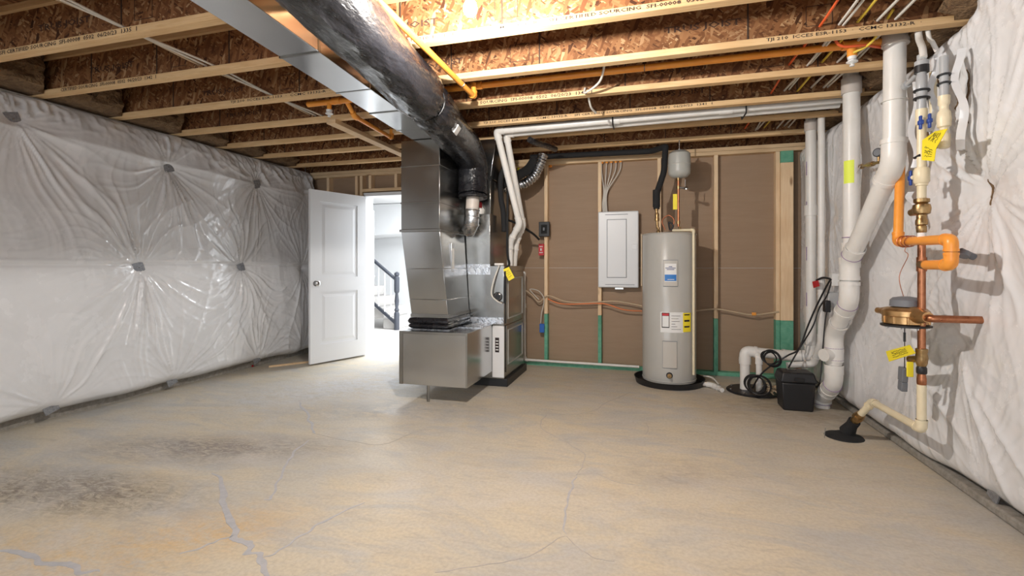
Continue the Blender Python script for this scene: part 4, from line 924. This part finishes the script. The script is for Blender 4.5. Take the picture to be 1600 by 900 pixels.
for k in range(5):
    x = -.47+k*.011; xt = -.475+k*.05
    hose([(xt, WB+.03, 2.37), (xt-.005, WB+.02, 2.22), (x+.015, WB+.012, 2.0), (x, WB+.01, 1.85), (x+.01, WB+.01, 1.74)], .0055, M['wire_white'], 'panel_cable', ['leftmost','second from left','middle','second from right','rightmost'][k]+' of five white cables fanning into the breaker panel top', 'cable', 'white cables entering the breaker panel', n=6)
    b = MB(); b.lathe((xt, WB+.03, 2.305), [(.012,0),(.016,.015)], 8); b.build('fire_caulk', M['orange'], None, ['leftmost','second from left','middle','second from right','rightmost'][k]+' orange sealant blob at the plate above the breaker panel', 'sealant', 'orange sealant at the top plate above the breaker panel')
def wall_box(px, py, w_, h_, d_, m, name, label, cat):
    p = at(px, py, Y=WB-d_); r = thing(name, (p.x, WB, p.z-h_/2), label, cat)
    MB().box(p.x-w_/2, p.x+w_/2, WB-d_, WB-.001, p.z-h_/2, p.z+h_/2).build('housing', M[m], r, bev=.005)
    return r, p
r, p = wall_box(850, 358, .125, .17, .05, 'black', 'disconnect_switch', 'black square service switch on the stud right of the furnace', 'switch')
b = MB(); b.box(p.x-.035, p.x+.035, WB-.056, WB-.0505, p.z-.05, p.z+.05); b.build('inner_plate', M['rubber'], r, bev=.002); MB().box(p.x-.01, p.x+.01, WB-.066, WB-.0565, p.z-.018, p.z+.018).build('toggle', M['grey_cap'], r, bev=.002)
r, p = wall_box(845.5, 390, .062, .135, .04, 'red', 'emergency_switch', 'red emergency switch below the black service switch', 'switch')
MB().box(p.x-.008, p.x+.008, WB-.052, WB-.0405, p.z-.014, p.z+.014).build('toggle', M['paper'], r, bev=.002)
b = MB(); b.box(p.x-.02, p.x+.02, WB-.0425, WB-.0405, p.z+.03, p.z+.038); b.box(p.x-.02, p.x+.02, WB-.0425, WB-.0405, p.z-.038, p.z-.03); split(b, 'white_print', M['paper'], r)
r, p = wall_box(846.5, 513, .055, .10, .04, 'blue2', 'cable_box', 'small blue electrical box low on the stud near the green paint', 'box')
hose([at(790,452,Y=5.38),at(812,450,Y=5.38),at(830,460,Y=5.38),at(842,472,Y=5.39),at(856,462,Y=5.38),at(880,470,Y=5.40),at(905,473,Y=5.40),at(932,472,Y=5.40),at(965,471,Y=5.40),at(1003,478,Y=5.40)], .008, M['wire_tan'], 'wall_cable', 'tan cable sagging across the studs at hip height left of the water heater', 'cable')
hose([at(856,467,Y=5.37),at(880,475,Y=5.37),at(932,474,Y=5.37),at(950,476,Y=5.37),at(975,484,Y=5.38),at(1003,486,Y=5.39)], .008, M['wire_orange'], 'wall_cable', 'orange cable sagging below the tan cable left of the water heater', 'cable')
hose([at(842,468,Y=5.37),at(836,462,Y=5.37),at(828,452,Y=5.37),at(842,455,Y=5.37),at(850,468,Y=5.37),at(846,490,Y=5.38),at(845,505,Y=5.38)], .005, M['wire_white'], 'wall_cable', 'white cable loop above the small blue box', 'cable')
hose([at(1086,486,Y=5.40),at(1119,483,Y=5.40),at(1150,488,Y=5.40),at(1178,492,Y=5.39),at(1217,487,Y=5.40)], .009, M['wire_tan'], 'wall_cable', 'tan cable between the studs right of the water heater', 'cable')
pz = at(1178,491,Y=5.38); MB().box(pz.x-.02,pz.x+.02,pz.y-.01,pz.y+.012,pz.z-.012,pz.z+.018).build('cable_clip', M['orange'], None, 'orange clip on the cable right of the water heater', 'clip', bev=.003)
pvc_run([at(812,426,Y=5.35),at(819.5,426,Y=5.35),(at(820,426,Y=5.35).x,5.35,.07),(HX-.29,5.35,.06)], .014, 'condensate_pipe', 'thin white PVC condensate pipe down the wall and along the green sole plate', bend=.02, n=14, hubs=[(1,.38,.05)], grow=1.25)
hose([at(810,262,Y=5.36),at(808,330,Y=5.36),at(808,360,Y=5.36),at(806,420,Y=5.36),at(806,577,Y=5.36)], .012, M['yellow'], 'gas_tube', 'yellow vertical tube on the wall behind the white vent pipes', 'tube')
for px in (847, 860):
    p = at(px, 262, Y=WB+.03); MB().lathe((p.x,p.y,2.295), [(.016,0),(.02,.012),(.014,.025)], 8).build('fire_caulk', M['orange'], None, ('left' if px < 850 else 'right')+' orange sealant blob on the top plate above the black service switch', 'sealant', 'orange sealant above the black service switch')

# ---------------------------------------------------------------- twin vent pipes
for i, (yy, z0, pxl, pts2, lab) in enumerate([
    (4.20, 2.418, 776, [(812,350,4.55),(797,378,4.62),(797,415,4.64)], 'front white PVC furnace vent pipe, nearer of the twin pair'),
    (4.30, 2.412, 791, [(817,352,4.70),(806,380,4.74),(803,415,4.76)], 'rear white PVC furnace vent pipe, farther of the twin pair')]):
    xl = at(pxl, 212, Y=yy).x
    P0 = [Vector((1.46, yy, z0+.012)), Vector((xl, yy, z0-.02))]+[at(a, c, Y=e) for a, c, e in pts2]; P0[-1].z = 1.157
    pvc_run([tuple(p) for p in P0], .031, 'furnace_vent_pipe', lab, bend=.045, n=18, hubs=[(0,.3,.10),(0,.62,.10)] if i == 0 else [])
b = MB()
for px in (958, 1163):
    x = at(px, 187, Y=4.235).x; b = MB(); b.sweep([(x, 4.160, 2.45), (x, 4.160, 2.378), (x, 4.175, 2.372), (x, 4.335, 2.372), (x, 4.342, 2.378), (x, 4.342, 2.45)], .006, 6); b.build('pipe_strap', M['black'], None, 'black plastic strap on the twin white vent pipes, '+('nearer the furnace' if px < 1000 else 'nearer the right wall'), 'strap')
# black crumpled tape / wrap hanging near the elbows and silver flex
hose([(-1.02,4.20,2.30),(-.99,4.26,2.29),(-.93,4.5,2.31),(-.88,4.75,2.33)], .028, M['black_wrap'], 'foam_wrap', 'black crumpled foam strip hanging across the vent pipes', 'wrap', n=10)
hose([(-1.45,4.75,2.0),(-1.30,4.9,2.12),(-1.22,5.0,2.2),(-1.17,5.05,2.30)], .05, M['rubber'], 'insulated_hose', 'thick black hose rising behind the vent pipes to the joists', 'hose', n=14)
sp_ = smooth_path([(-1.52,4.95,1.98),(-1.38,4.98,2.02),(-1.28,5.0,2.04),(-1.17,5.03,2.12),(-1.11,5.05,2.24),(-1.07,5.06,2.36)], 22)
rr_ = [.052+.005*math.sin(i*1.25) for i in range(len(sp_))]
b = MB(); b.sweep(sp_, rr_, 20); b.build('silver_flex_duct', M['foil'], None, 'shiny corrugated aluminium flex duct curving up behind the vent pipes', 'duct')

# ---------------------------------------------------------------- sprinkler pipes
def head(x, y, z, parent):
    b = MB(); b.lathe((x,y,z), [(.012,-.035),(.014,-.03),(.005,-.022),(.018,-.018),(.03,-.012),(.03,-.008),(.014,-.004),(.014,.0),(.022,.004),(.024,.02)], 18); return b.build('sprinkler_head', M['porcelain'], parent)
OY = 3.25
r1 = pvc_run([(-2.62,OY,2.452),(1.50,OY+.02,2.462)], .022, 'sprinkler_pipe', 'long orange CPVC sprinkler pipe running across the joist bay', m='orange', n=16)
for x, ln in [(-2.35,.07),(-1.18,.08),(1.17,.10)]: MB().sweep([(x-ln/2,OY,2.455),(x+ln/2,OY,2.455)], .028, 16).build('tee_fitting', M['orange'], r1)
MB().sweep([(1.17,OY,2.455),(1.17,OY,2.385)], .026, 14).build('drop_nipple', M['orange'], r1); head(1.17, OY, 2.365, r1)
MB().sweep([(-2.42,OY,2.45),(-2.42,OY,2.39)], .018, 12).build('drop_nipple', M['orange'], r1); head(-2.42, OY, 2.37, r1)
b = MB(); x = at(1007,107,Y=OY).x
b.torus((x,OY,2.457), .024, .003, (1,0,0), 16, 6); b.box(x-.012,x+.012,OY-.002,OY+.002,2.48,2.53); b.build('pipe_hanger', M['galv_dull'], r1)
pvc_run([(-1.172,-1.9,2.362),(-1.178,OY-.06,2.358),(-1.18,OY-.06,2.452)], .018, 'sprinkler_pipe', 'yellow orange sprinkler pipe running toward the camera under the joists', m='orange', bend=.02, n=16, grow=1.28)
x = at(717,125,Y=2.9); MB().torus((-1.177,2.95,2.36), .021, .003, (0,1,0), 16, 6).build('pipe_clip', M['galv_dull'], None, 'metal clip holding the yellow orange pipe under a joist', 'clip')
pvc_run([(-2.27,OY+.01,2.452),(-2.27,OY+.12,2.362),(-2.31,4.02,2.362),(-2.31,4.02,2.44)], .018, 'sprinkler_pipe', 'orange sprinkler branch dropping under the joists left of the metal trunk', m='orange', bend=.02, n=16, grow=1.28)
# flat nailer board under joists
MB().box(-2.62,-2.53,3.48,5.40,2.362,2.399).build('nailer_board', M['plate'], None, 'flat pine board nailed across the joist undersides left of the metal stack', 'board', bev=.002)

# ---------------------------------------------------------------- cables through the joists
for i, (px, m, col) in enumerate([(1221,'wire_red','red'),(1243,'wire_white','white'),(1249,'wire_white','white'),(1262,'wire_yellow','yellow'),(1286,'wire_white','white'),(1303,'wire_white','white'),(1309,'wire_white','white')]):
    x = at(px, 122, Z=2.47).x; rr = random.Random(i); pts = []
    for k in range(5, 15): pts.append((x+rr.uniform(-.012,.012), JY[k]+.0, 2.475+rr.uniform(-.012,.012)))
    pos = ['leftmost of the run', 'next right of the red cable', 'left of the yellow cable', 'in the middle of the run', 'just right of the yellow cable', 'second from the right of the run', 'rightmost of the run'][i]
    hose(pts, .0075, M[m], 'ceiling_cable', f'{col} electrical cable through the joists at the right, {pos}', 'cable', 'cables through the joists at the right', n=6, sm=4)
for i, dx in enumerate([0, .04, .095]):
    pts = [(-2.80+dx+(.02 if k % 2 else -.02)*(i-1), JY[k], 2.47-.012*i) for k in range(6, 15)]
    hose(pts, .0065, M['wire_tan'] if i == 0 else M['wire_white'], 'ceiling_cable', ['tan electrical cable threaded through the joists left of the metal trunk', 'white electrical cable left of the metal trunk, middle of three', 'white electrical cable left of the metal trunk, nearest the trunk'][i], 'cable', 'cables through the joists at the left', n=6, sm=4)
hose([(1.02,3.10,2.50),(1.03,3.10,2.44),(1.08,3.12,2.40),(1.2,3.15,2.405),(1.35,3.3,2.44),(1.5,3.35,2.46)], .008, M['wire_red'], 'loop_cable', 'orange red cable looping under the long orange pipe', 'cable')
hose([(1.25,2.95,2.50),(1.22,3.12,2.41),(1.16,3.2,2.39)], .007, M['wire_yellow'], 'loop_cable', 'yellow cable hanging beside the right sprinkler head', 'cable')
hose([(-.25,3.1,2.50),(-.3,3.3,2.42),(-.42,3.45,2.40),(-.43,3.5,2.45)], .008, M['wire_white'], 'loop_cable', 'white cable loop hanging behind the long orange pipe', 'cable')
hose([(-.42,3.56,2.46),(-.41,3.7,2.38),(-.38,3.8,2.36)], .008, M['wire_white'], 'loop_cable', 'white cable end dangling in front of the vent pipes', 'cable')

# ---------------------------------------------------------------- water service on the right wall
XW = 1.375
def W(px, py, X=XW): return at(px, py, X=X)
ws = thing('water_service_line', W(1438, 600), 'vertical water service line of cream CPVC, brass valves and copper on the right wall', 'pipe')
yw = W(1440, 300).y
def vz(py, px=1440): return W(px, py).z
def vlathe(name, m, x, y, prof): return MB().lathe((x, y, 0), prof, 20).build(name, M[m], ws)
xw = XW
vlathe('grey_union', 'grey_fit', xw, yw, [(.020,vz(172)),(.020,vz(150)),(.024,vz(148)),(.024,vz(120)),(.020,vz(118)),(.020,vz(112)),(.03,vz(110)),(.03,vz(96)),(.02,vz(94)),(.02,vz(86))])
vlathe('black_collar', 'black', xw, yw, [(.0315,vz(114)),(.0315,vz(103))])
for py in (142, 154):
    MB().torus((xw, yw, vz(py)), .030, .006, (.05,0,1)).build('black_clamp', M['black'], ws)
vlathe('cream_pipe_upper', 'cpvc', xw, yw, [(.020,vz(332)),(.020,vz(171))])
for a, c in [(195,171),(290,262)]: vlathe('cream_coupling', 'cpvc', xw, yw, [(.026,vz(a)),(.026,vz(c))])
vlathe('cream_valve_body', 'cpvc', xw, yw, [(.027,vz(287)),(.034,vz(284)),(.034,vz(266)),(.027,vz(262))])
MB().sweep([(xw, yw, vz(275)), (xw-.02, yw+.045, vz(275))], .012, 12).build('valve_stem', M['cpvc'], ws)
b = MB(); b.box(xw-.03, xw-.018, yw+.045, yw+.062, vz(287), vz(263)); b.box(xw-.034, xw-.014, yw+.040, yw+.066, vz(279), vz(271)); b.build('blue_handle', M['blue'], ws, bev=.004)
b = MB(); b.box(xw-.03, xw-.018, yw-.05, yw-.034, vz(205), vz(184)); b.box(xw-.034, xw-.014, yw-.055, yw-.03, vz(198), vz(191)); b.build('blue_handle', M['blue'], ws, bev=.004)
vlathe('pressure_regulator', 'brass', xw, yw, [(.022,vz(352)),(.026,vz(351)),(.026,vz(344)),(.022,vz(342)),(.022,vz(336)),(.036,vz(334)),(.040,vz(326)),(.036,vz(320)),(.024,vz(318)),(.034,vz(316)),(.034,vz(311)),(.022,vz(310))])
MB().sweep([(xw, yw, vz(328)), (xw-.012, yw+.075, vz(330))], [.026,.018], 14).build('regulator_cap', M['brass'], ws)
vlathe('lower_brass_nut', 'brass', xw, yw, [(.018,vz(364)),(.022,vz(362)),(.022,vz(354)),(.018,vz(352))])
vlathe('copper_riser', 'copper', xw, yw, [(.0175,vz(511)),(.0175,vz(362))]); vlathe('label_band', 'paper', xw, yw, [(.0185,vz(372)),(.0185,vz(363))])
vlathe('copper_tee', 'copper', xw, yw, [(.022,vz(424)),(.022,vz(402))])
MB().sweep([(xw, yw, vz(413)), (xw-.01, yw-.075, vz(414))], .024, 16).build('brass_adapter', M['brass'], ws)
vlathe('copper_lower', 'copper', xw, yw, [(.0175,vz(548)),(.0175,vz(510))])
vlathe('brass_valve', 'brass', xw, yw, [(.019,vz(572)),(.024,vz(568)),(.028,vz(560)),(.024,vz(552)),(.026,vz(550)),(.026,vz(545)),(.018,vz(544))])
MB().sweep([(xw, yw, vz(560)), (xw-.02, yw+.07, vz(566))], [.014,.020], 12).build('drain_spigot', M['brass'], ws)
b = MB(); b.box(xw-.05, xw-.02, yw+.03, yw+.04, vz(592), vz(568)); b.build('yellow_lever', M['yellow'], ws, bev=.003)
vlathe('black_coupling', 'black', xw, yw, [(.020,vz(584)),(.023,vz(582)),(.023,vz(575)),(.018,vz(572))])
vlathe('copper_adapter', 'copper', xw, yw, [(.019,vz(601)),(.021,vz(599)),(.021,vz(592)),(.017,vz(584))])
# lower cream pipe to the floor
fl_e = Vector((1.30, 3.70, .0)); c1 = Vector((xw, yw, W(1436,668).z)); c2 = W(1363, 628)
crm = pvc_run([(xw, yw, vz(601)), tuple(c1), tuple(c2), tuple(c2.lerp(fl_e+Vector((.0,0,.05)), .42))], .0205, 'supply_pipe', 'cream CPVC pipe bending from the water service down toward the floor', m='cpvc', bend=.03, n=18, grow=1.2)
dn_ = (fl_e-c2).normalized(); p1 = c2.lerp(fl_e+Vector((0,0,.05)), .42)
p2 = c2.lerp(fl_e+Vector((0,0,.05)), .68); p3 = fl_e+Vector((0,0,.03))
sb = thing('floor_boot', (1.28, 3.72, 0), 'black rubber boot with brass union where the supply pipe enters the floor', 'fitting')
b = MB(); b.sweep([p1, p2], .026, 16); b.sweep([p1.lerp(p2,.3), p1.lerp(p2,.6)], .033, 8); b.build('brass_union', M['brass'], sb)
b = MB(); b.sweep([p2, p2.lerp(p3,.35), p3.lerp(p2,.1)], [.036,.034,.048], 18); b.build('boot_sleeve', M['rubber'], sb)
b = MB(); b.lathe((1.285,3.70,0), [(.115,0),(.11,.008),(.07,.018),(.05,.03)], 26); b.build('boot_base', M['rubber'], sb)
b = MB(); b.sweep([(1.15,3.64,0),(1.155,3.64,.07)], .003, 6); b.build('marker_nail', M['steel'], sb)
# meter: bronze body with grey cap
mt = thing('water_meter', W(1425, 505), 'bronze water meter with a dark grey domed cap on the right wall', 'water meter')
mc = Vector((XW-.035, W(1424,490).y-.02, W(1422,490).z)); k_ = .0034
b = MB(); b.lathe((mc.x,mc.y,mc.z), [(.092,-.052),(.098,-.048),(.098,-.012),(.103,-.008),(.103,.018),(.085,.034),(.05,.040)], 32); b.build('meter_body', M['bronze'], mt)
b = MB()
for a in range(10): t_ = a*math.pi/5; b.box(mc.x+.097*math.cos(t_)-.006, mc.x+.097*math.cos(t_)+.006, mc.y+.097*math.sin(t_)-.006, mc.y+.097*math.sin(t_)+.006, mc.z-.05, mc.z-.01)
split(b, 'body_rib', M['bronze'], mt, bev=.002)
MB().lathe((mc.x,mc.y,mc.z), [(.06,.0405),(.07,.042),(.068,.075),(.055,.088),(.02,.094)], 30).build('register_cap', M['grey_cap'], mt)
b = MB(); b.lathe((mc.x,mc.y,mc.z), [(.108,-.066),(.110,-.064),(.110,-.056),(.10,-.053)], 30); b.build('bottom_gasket', M['black'], mt)
b = MB()
for a in range(8): t_ = a*math.pi/4+.2; b.lathe((mc.x+.085*math.cos(t_), mc.y+.085*math.sin(t_), mc.z-.076), [(.006,0),(.006,.01)], 6)
split(b, 'bolt', M['steel'], mt)
b = MB(); b.sweep([mc+Vector((-.02,.07,0)), mc+Vector((-.03,.15,.0)), mc+Vector((-.035,.19,0))], [.036,.026,.018], 14); b.sweep([mc+Vector((-.035,.19,.0)), mc+Vector((-.04,.22,0))], .017, 12); b.build('inlet_spud', M['bronze'], mt)
b = MB(); b.sweep([mc+Vector((0.01,-.06,0)), mc+Vector((.02,-.14,0)), mc+Vector((.02,-.17,0))], [.048,.032,.026], 16); b.build('outlet_spud', M['bronze'], mt)
e0 = mc+Vector((.02,-.16,-.004)); e1 = W(1512, 497, 1.50)
b = MB(); b.sweep(fillet([e0, Vector((mc.x+.02, mc.y-.195, e0.z)), Vector((1.58, mc.y-.20, e0.z))], .04), .0185, 16); b.build('copper_outlet', M['copper'], mt)
b = MB(); q = mc+Vector((0,.01,-.05)); 
b.sweep([q+Vector((0,0,-.02)), q+Vector((0,0,-.24))], .0022, 6); b.build('hanging_wire', M['ink'], mt)
b = MB(); b.sweep([q+Vector((0,0,-.05)), q+Vector((0,0,-.10))], .006, 8); b.build('wire_splice', M['black'], mt)
rq = q+Vector((-.005,0,-.24)); mr = thing('meter_transmitter', rq+Vector((0,0,-.13)), 'dark grey transmitter block dangling under the water meter', 'transmitter')
b = MB(); b.M = Matrix.Translation(rq)@Matrix.Rotation(.12, 4, 'X'); b.box(-.014,.014,-.025,.025,-.075,0); b.build('transmitter_head', M['grey_cap'], mr, bev=.003)
b = MB(); b.M = Matrix.Translation(rq)@Matrix.Rotation(.12, 4, 'X'); b.box(-.014,.014,-.026,.020,-.126,-.076); b.build('transmitter_case', M['grey_cap'], mr, bev=.003)
tag([W(1384,549,1.33),W(1421,539,1.33),W(1430,552,1.33),W(1389,565,1.33)], 'yellow_tag', 'yellow handwritten tag hanging below the water meter')
# large yellow tag, bent in two panels
tag([W(1441,219,1.335),W(1461,205,1.335),W(1480,201,1.345),W(1462,232,1.345)], 'yellow_tag', 'upper half of the large yellow tag tied to the cream water pipes')
tag([W(1441,219,1.335),W(1462,232,1.345),W(1459,252,1.345),W(1440,250,1.335)], 'yellow_tag', 'lower half of the large yellow tag tied to the cream water pipes')
b = MB(); c0 = W(1434,245,1.36); b.sweep([c0+Vector((0,.03,0)), c0+Vector((0,-.02,.004))], .007, 8); b.build('cable_tie', M['black'], ws)
# secondary branch to the right (near the slits)
XB = 1.43
br = thing('branch_water_line', at(1478,230,X=XB), 'short branch water pipe with cream fittings right of the service line, partly behind plastic', 'pipe')
yb = at(1475,150,X=XB).y
def bz(py): return at(1475, py, X=XB).z
b = MB(); b.lathe((XB,yb,0), [(.018,bz(150)),(.018,bz(88))], 16); b.build('grey_pipe', M['grey_fit'], br)
for py in (118, 131): MB().torus((XB,yb,bz(py)), .024, .005, (0,.1,1)).build('black_clamp', M['black'], br)
b = MB(); b.lathe((XB,yb,0), [(.018,bz(232)),(.024,bz(230)),(.026,bz(212)),(.018,bz(208)),(.018,bz(200)),(.027,bz(198)),(.030,bz(186)),(.027,bz(176)),(.019,bz(172)),(.019,bz(165)),(.024,bz(163)),(.024,bz(150))], 18); b.build('cream_fittings', M['cpvc'], br)
b = MB(); b.box(XB-.05, XB-.038, yb+.025, yb+.042, bz(196), bz(173)); b.box(XB-.054, XB-.034, yb+.022, yb+.046, bz(188), bz(181)); b.build('blue_handle', M['blue'], br, bev=.004)
b = MB(); b.sweep([(XB, yb, bz(216)), (XB-.01, yb+.06, bz(222))], .022, 14); b.build('brass_elbow', M['brass'], br)
y3 = at(1458,150,X=1.46).y; b = MB(); b.lathe((1.46,y3,0), [(.016,at(1458,180,X=1.46).z),(.016,at(1458,112,X=1.46).z)], 14); b.build('thin_branch', M['cpvc'], br)
for k, (pxt, pyt, pxb, pyb, ww, xx) in enumerate([(1428,128,1424,262,.035,1.44),(1459,86,1452,205,.030,1.425),(1493,78,1500,235,.028,1.47),(1420,300,1432,350,.02,1.46)]):
    a_, b_2 = at(pxt, pyt, X=xx), at(pxb, pyb, X=xx); n = 24; vs = []
    for i in range(n+1):
        t_ = i/n; c_ = a_.lerp(b_2, t_)+Vector((.012*math.sin(t_*9+k), .010*math.sin(t_*13+k*2), 0)); w2 = ww*(.6+.4*math.sin(t_*7+k*1.3)+.3*abs(t_-.5))
        for q, ox in ((-.5, .02), (0, -.008), (.5, .02)): vs.append((c_.x+ox, c_.y+q*w2, c_.z))
    m_ = len(vs); vs += [(v[0]+.003, v[1], v[2]) for v in vs]; fs = []
    for i in range(n):
        q = 3*i; fs += [(q, q+1, q+4, q+3), (q+1, q+2, q+5, q+4), (m_+q, m_+q+3, m_+q+4, m_+q+1), (m_+q+1, m_+q+4, m_+q+5, m_+q+2), (q, q+3, m_+q+3, m_+q), (q+2, m_+q+2, m_+q+5, q+5)]
    MB().add(vs, fs).build('plastic_flap', M['plastic'], rroot)
# white hoses from joist to the unions
hose([(1.41,3.065,2.52),(1.407,3.05,2.38),at(1441,74,X=1.385),at(1443,90,X=XW)], .016, M['pvc'], 'white_hose', 'white flexible hose dropping to the top of the water service line', 'hose')
hose([(1.447,3.065,2.50),(1.45,3.045,2.37),at(1457,66,X=1.46),at(1464,80,X=1.48)], .011, M['pvc'], 'white_hose', 'slimmer white hose bending right behind the plastic', 'hose')
b = MB(); p0 = W(1437,112); b.sweep([p0, p0+Vector((-.0,.12,-.02))], .012, 10); b.sweep([p0+Vector((0,.12,-.02)), p0+Vector((0,.15,-.024))], .02, 12); b.build('grey_side_branch', M['grey_fit'], ws)
# pressure gauge
pg = thing('pressure_gauge', at(1365,262,X=1.42), 'small black pressure gauge on a brass valve between the two white stacks', 'gauge')
g0, g1 = at(1347,260,X=1.44), at(1380,252,X=1.42)
b = MB(); b.sweep([g0, g1], .010, 10); b.sweep([g0.lerp(g1,.3), g0.lerp(g1,.55)], .017, 8); b.sweep([g0, g0+(g0-g1).normalized()*.02], .018, 8); b.build('brass_valve', M['brass'], pg)
b = MB(); b.sweep([g0+Vector((-.01,0,.005)), g0+Vector((-.03,0,-.05))], [.006,.004], 6); b.build('lever', M['steel'], pg)
gd = g0.lerp(g1,.8); b = MB(); b.sweep([gd, gd+Vector((0,0,.035))], .008, 10); b.build('gauge_stem', M['brass'], pg)
gc = gd+Vector((0,0,.062)); dirc = (Vector((0,0,CH+.3))-gc).normalized(); dirc = Vector((-.75,-.6,0)).normalized()
b = MB(); b.sweep([gc+dirc*-.012, gc+dirc*.014], .028, 22); b.build('gauge_case', M['black'], pg); b = MB(); b.sweep([gc+dirc*.0145, gc+dirc*.016], .022, 22); b.build('gauge_face', M['grey_cap'], pg)

# orange sprinkler feed
oy = at(1403,300,X=1.40).y
op = [Vector((1.475, at(1408,250,X=1.475).y, at(1408,215,X=1.475).z)), at(1403,378,X=1.39), at(1486,374,X=1.345), at(1487,409,X=1.345), Vector((xw-.012, yw-.07, vz(414)))]
op[3].x = op[2].x; op[3].y = op[2].y; op[3].z = op[4].z
of = pvc_run([tuple(p) for p in op], .0235, 'sprinkler_feed_pipe', 'bright orange CPVC pipe bent around the front of the water service line', m='orange', bend=.035, n=20, grow=1.17)
b = MB(); rr = random.Random(3); cI = op[1].lerp(op[2], .25)
for q in range(3): b.torus(op[1].lerp(op[2], .13+.08*q), .031, .0028, (rr.uniform(-.3,.3), -1, rr.uniform(-.5,.5)), 18, 5)
b.sweep(smooth_path([cI, cI+Vector((-.02,0,-.05)), cI+Vector((-.005,0,-.08)), Vector((mc.x-.02, mc.y+.02, mc.z+.2)), mc+Vector((0,.02,.09))], 6), .0018, 6)
b.build('ground_wire', M['copper_wire'], None, 'copper wire wrapped on the orange pipe and dropping to the meter cap', 'wire')
# second drain fitting behind the orange elbow
gt = at(1512, 402, X=1.46)
b = MB(); b.sweep([at(1500,392,X=1.44), at(1522,402,X=1.50)], .016, 10); b.build('hose_stub', M['grey_cap'], None, 'dark stub fitting poking through the plastic beside the orange elbow', 'fitting')
b = MB(); b.sweep([at(1508,394,X=1.44), at(1508,394,X=1.44)+Vector((-.012,-.008,-.02))], .022, 10); b.build('stub_cap', M['grey_cap'], None, 'dark square cap on the stub fitting right of the orange elbow', 'cap')
# small orange cap at the left wall foot and the board on the floor behind the door
p = at(393,573,Z=0); MB().lathe((p.x,p.y,0), [(.022,0),(.024,.012),(.012,.03)], 12).build('orange_cap', M['red'], None, 'small orange red cap on the floor at the foot of the left wall', 'cap')
p = at(420,573,Z=0.01); q = at(480,566,Z=0.01); MB().hexa([(p.x,p.y,.0),(q.x,q.y,.0),(q.x,q.y+.04,.0),(p.x,p.y+.04,.0)], [(p.x,p.y,.02),(q.x,q.y,.02),(q.x,q.y+.04,.02),(p.x,p.y+.04,.02)]).build('wood_strip', M['plate'], None, 'thin pale wood strip lying on the floor behind the open door', 'wood strip')
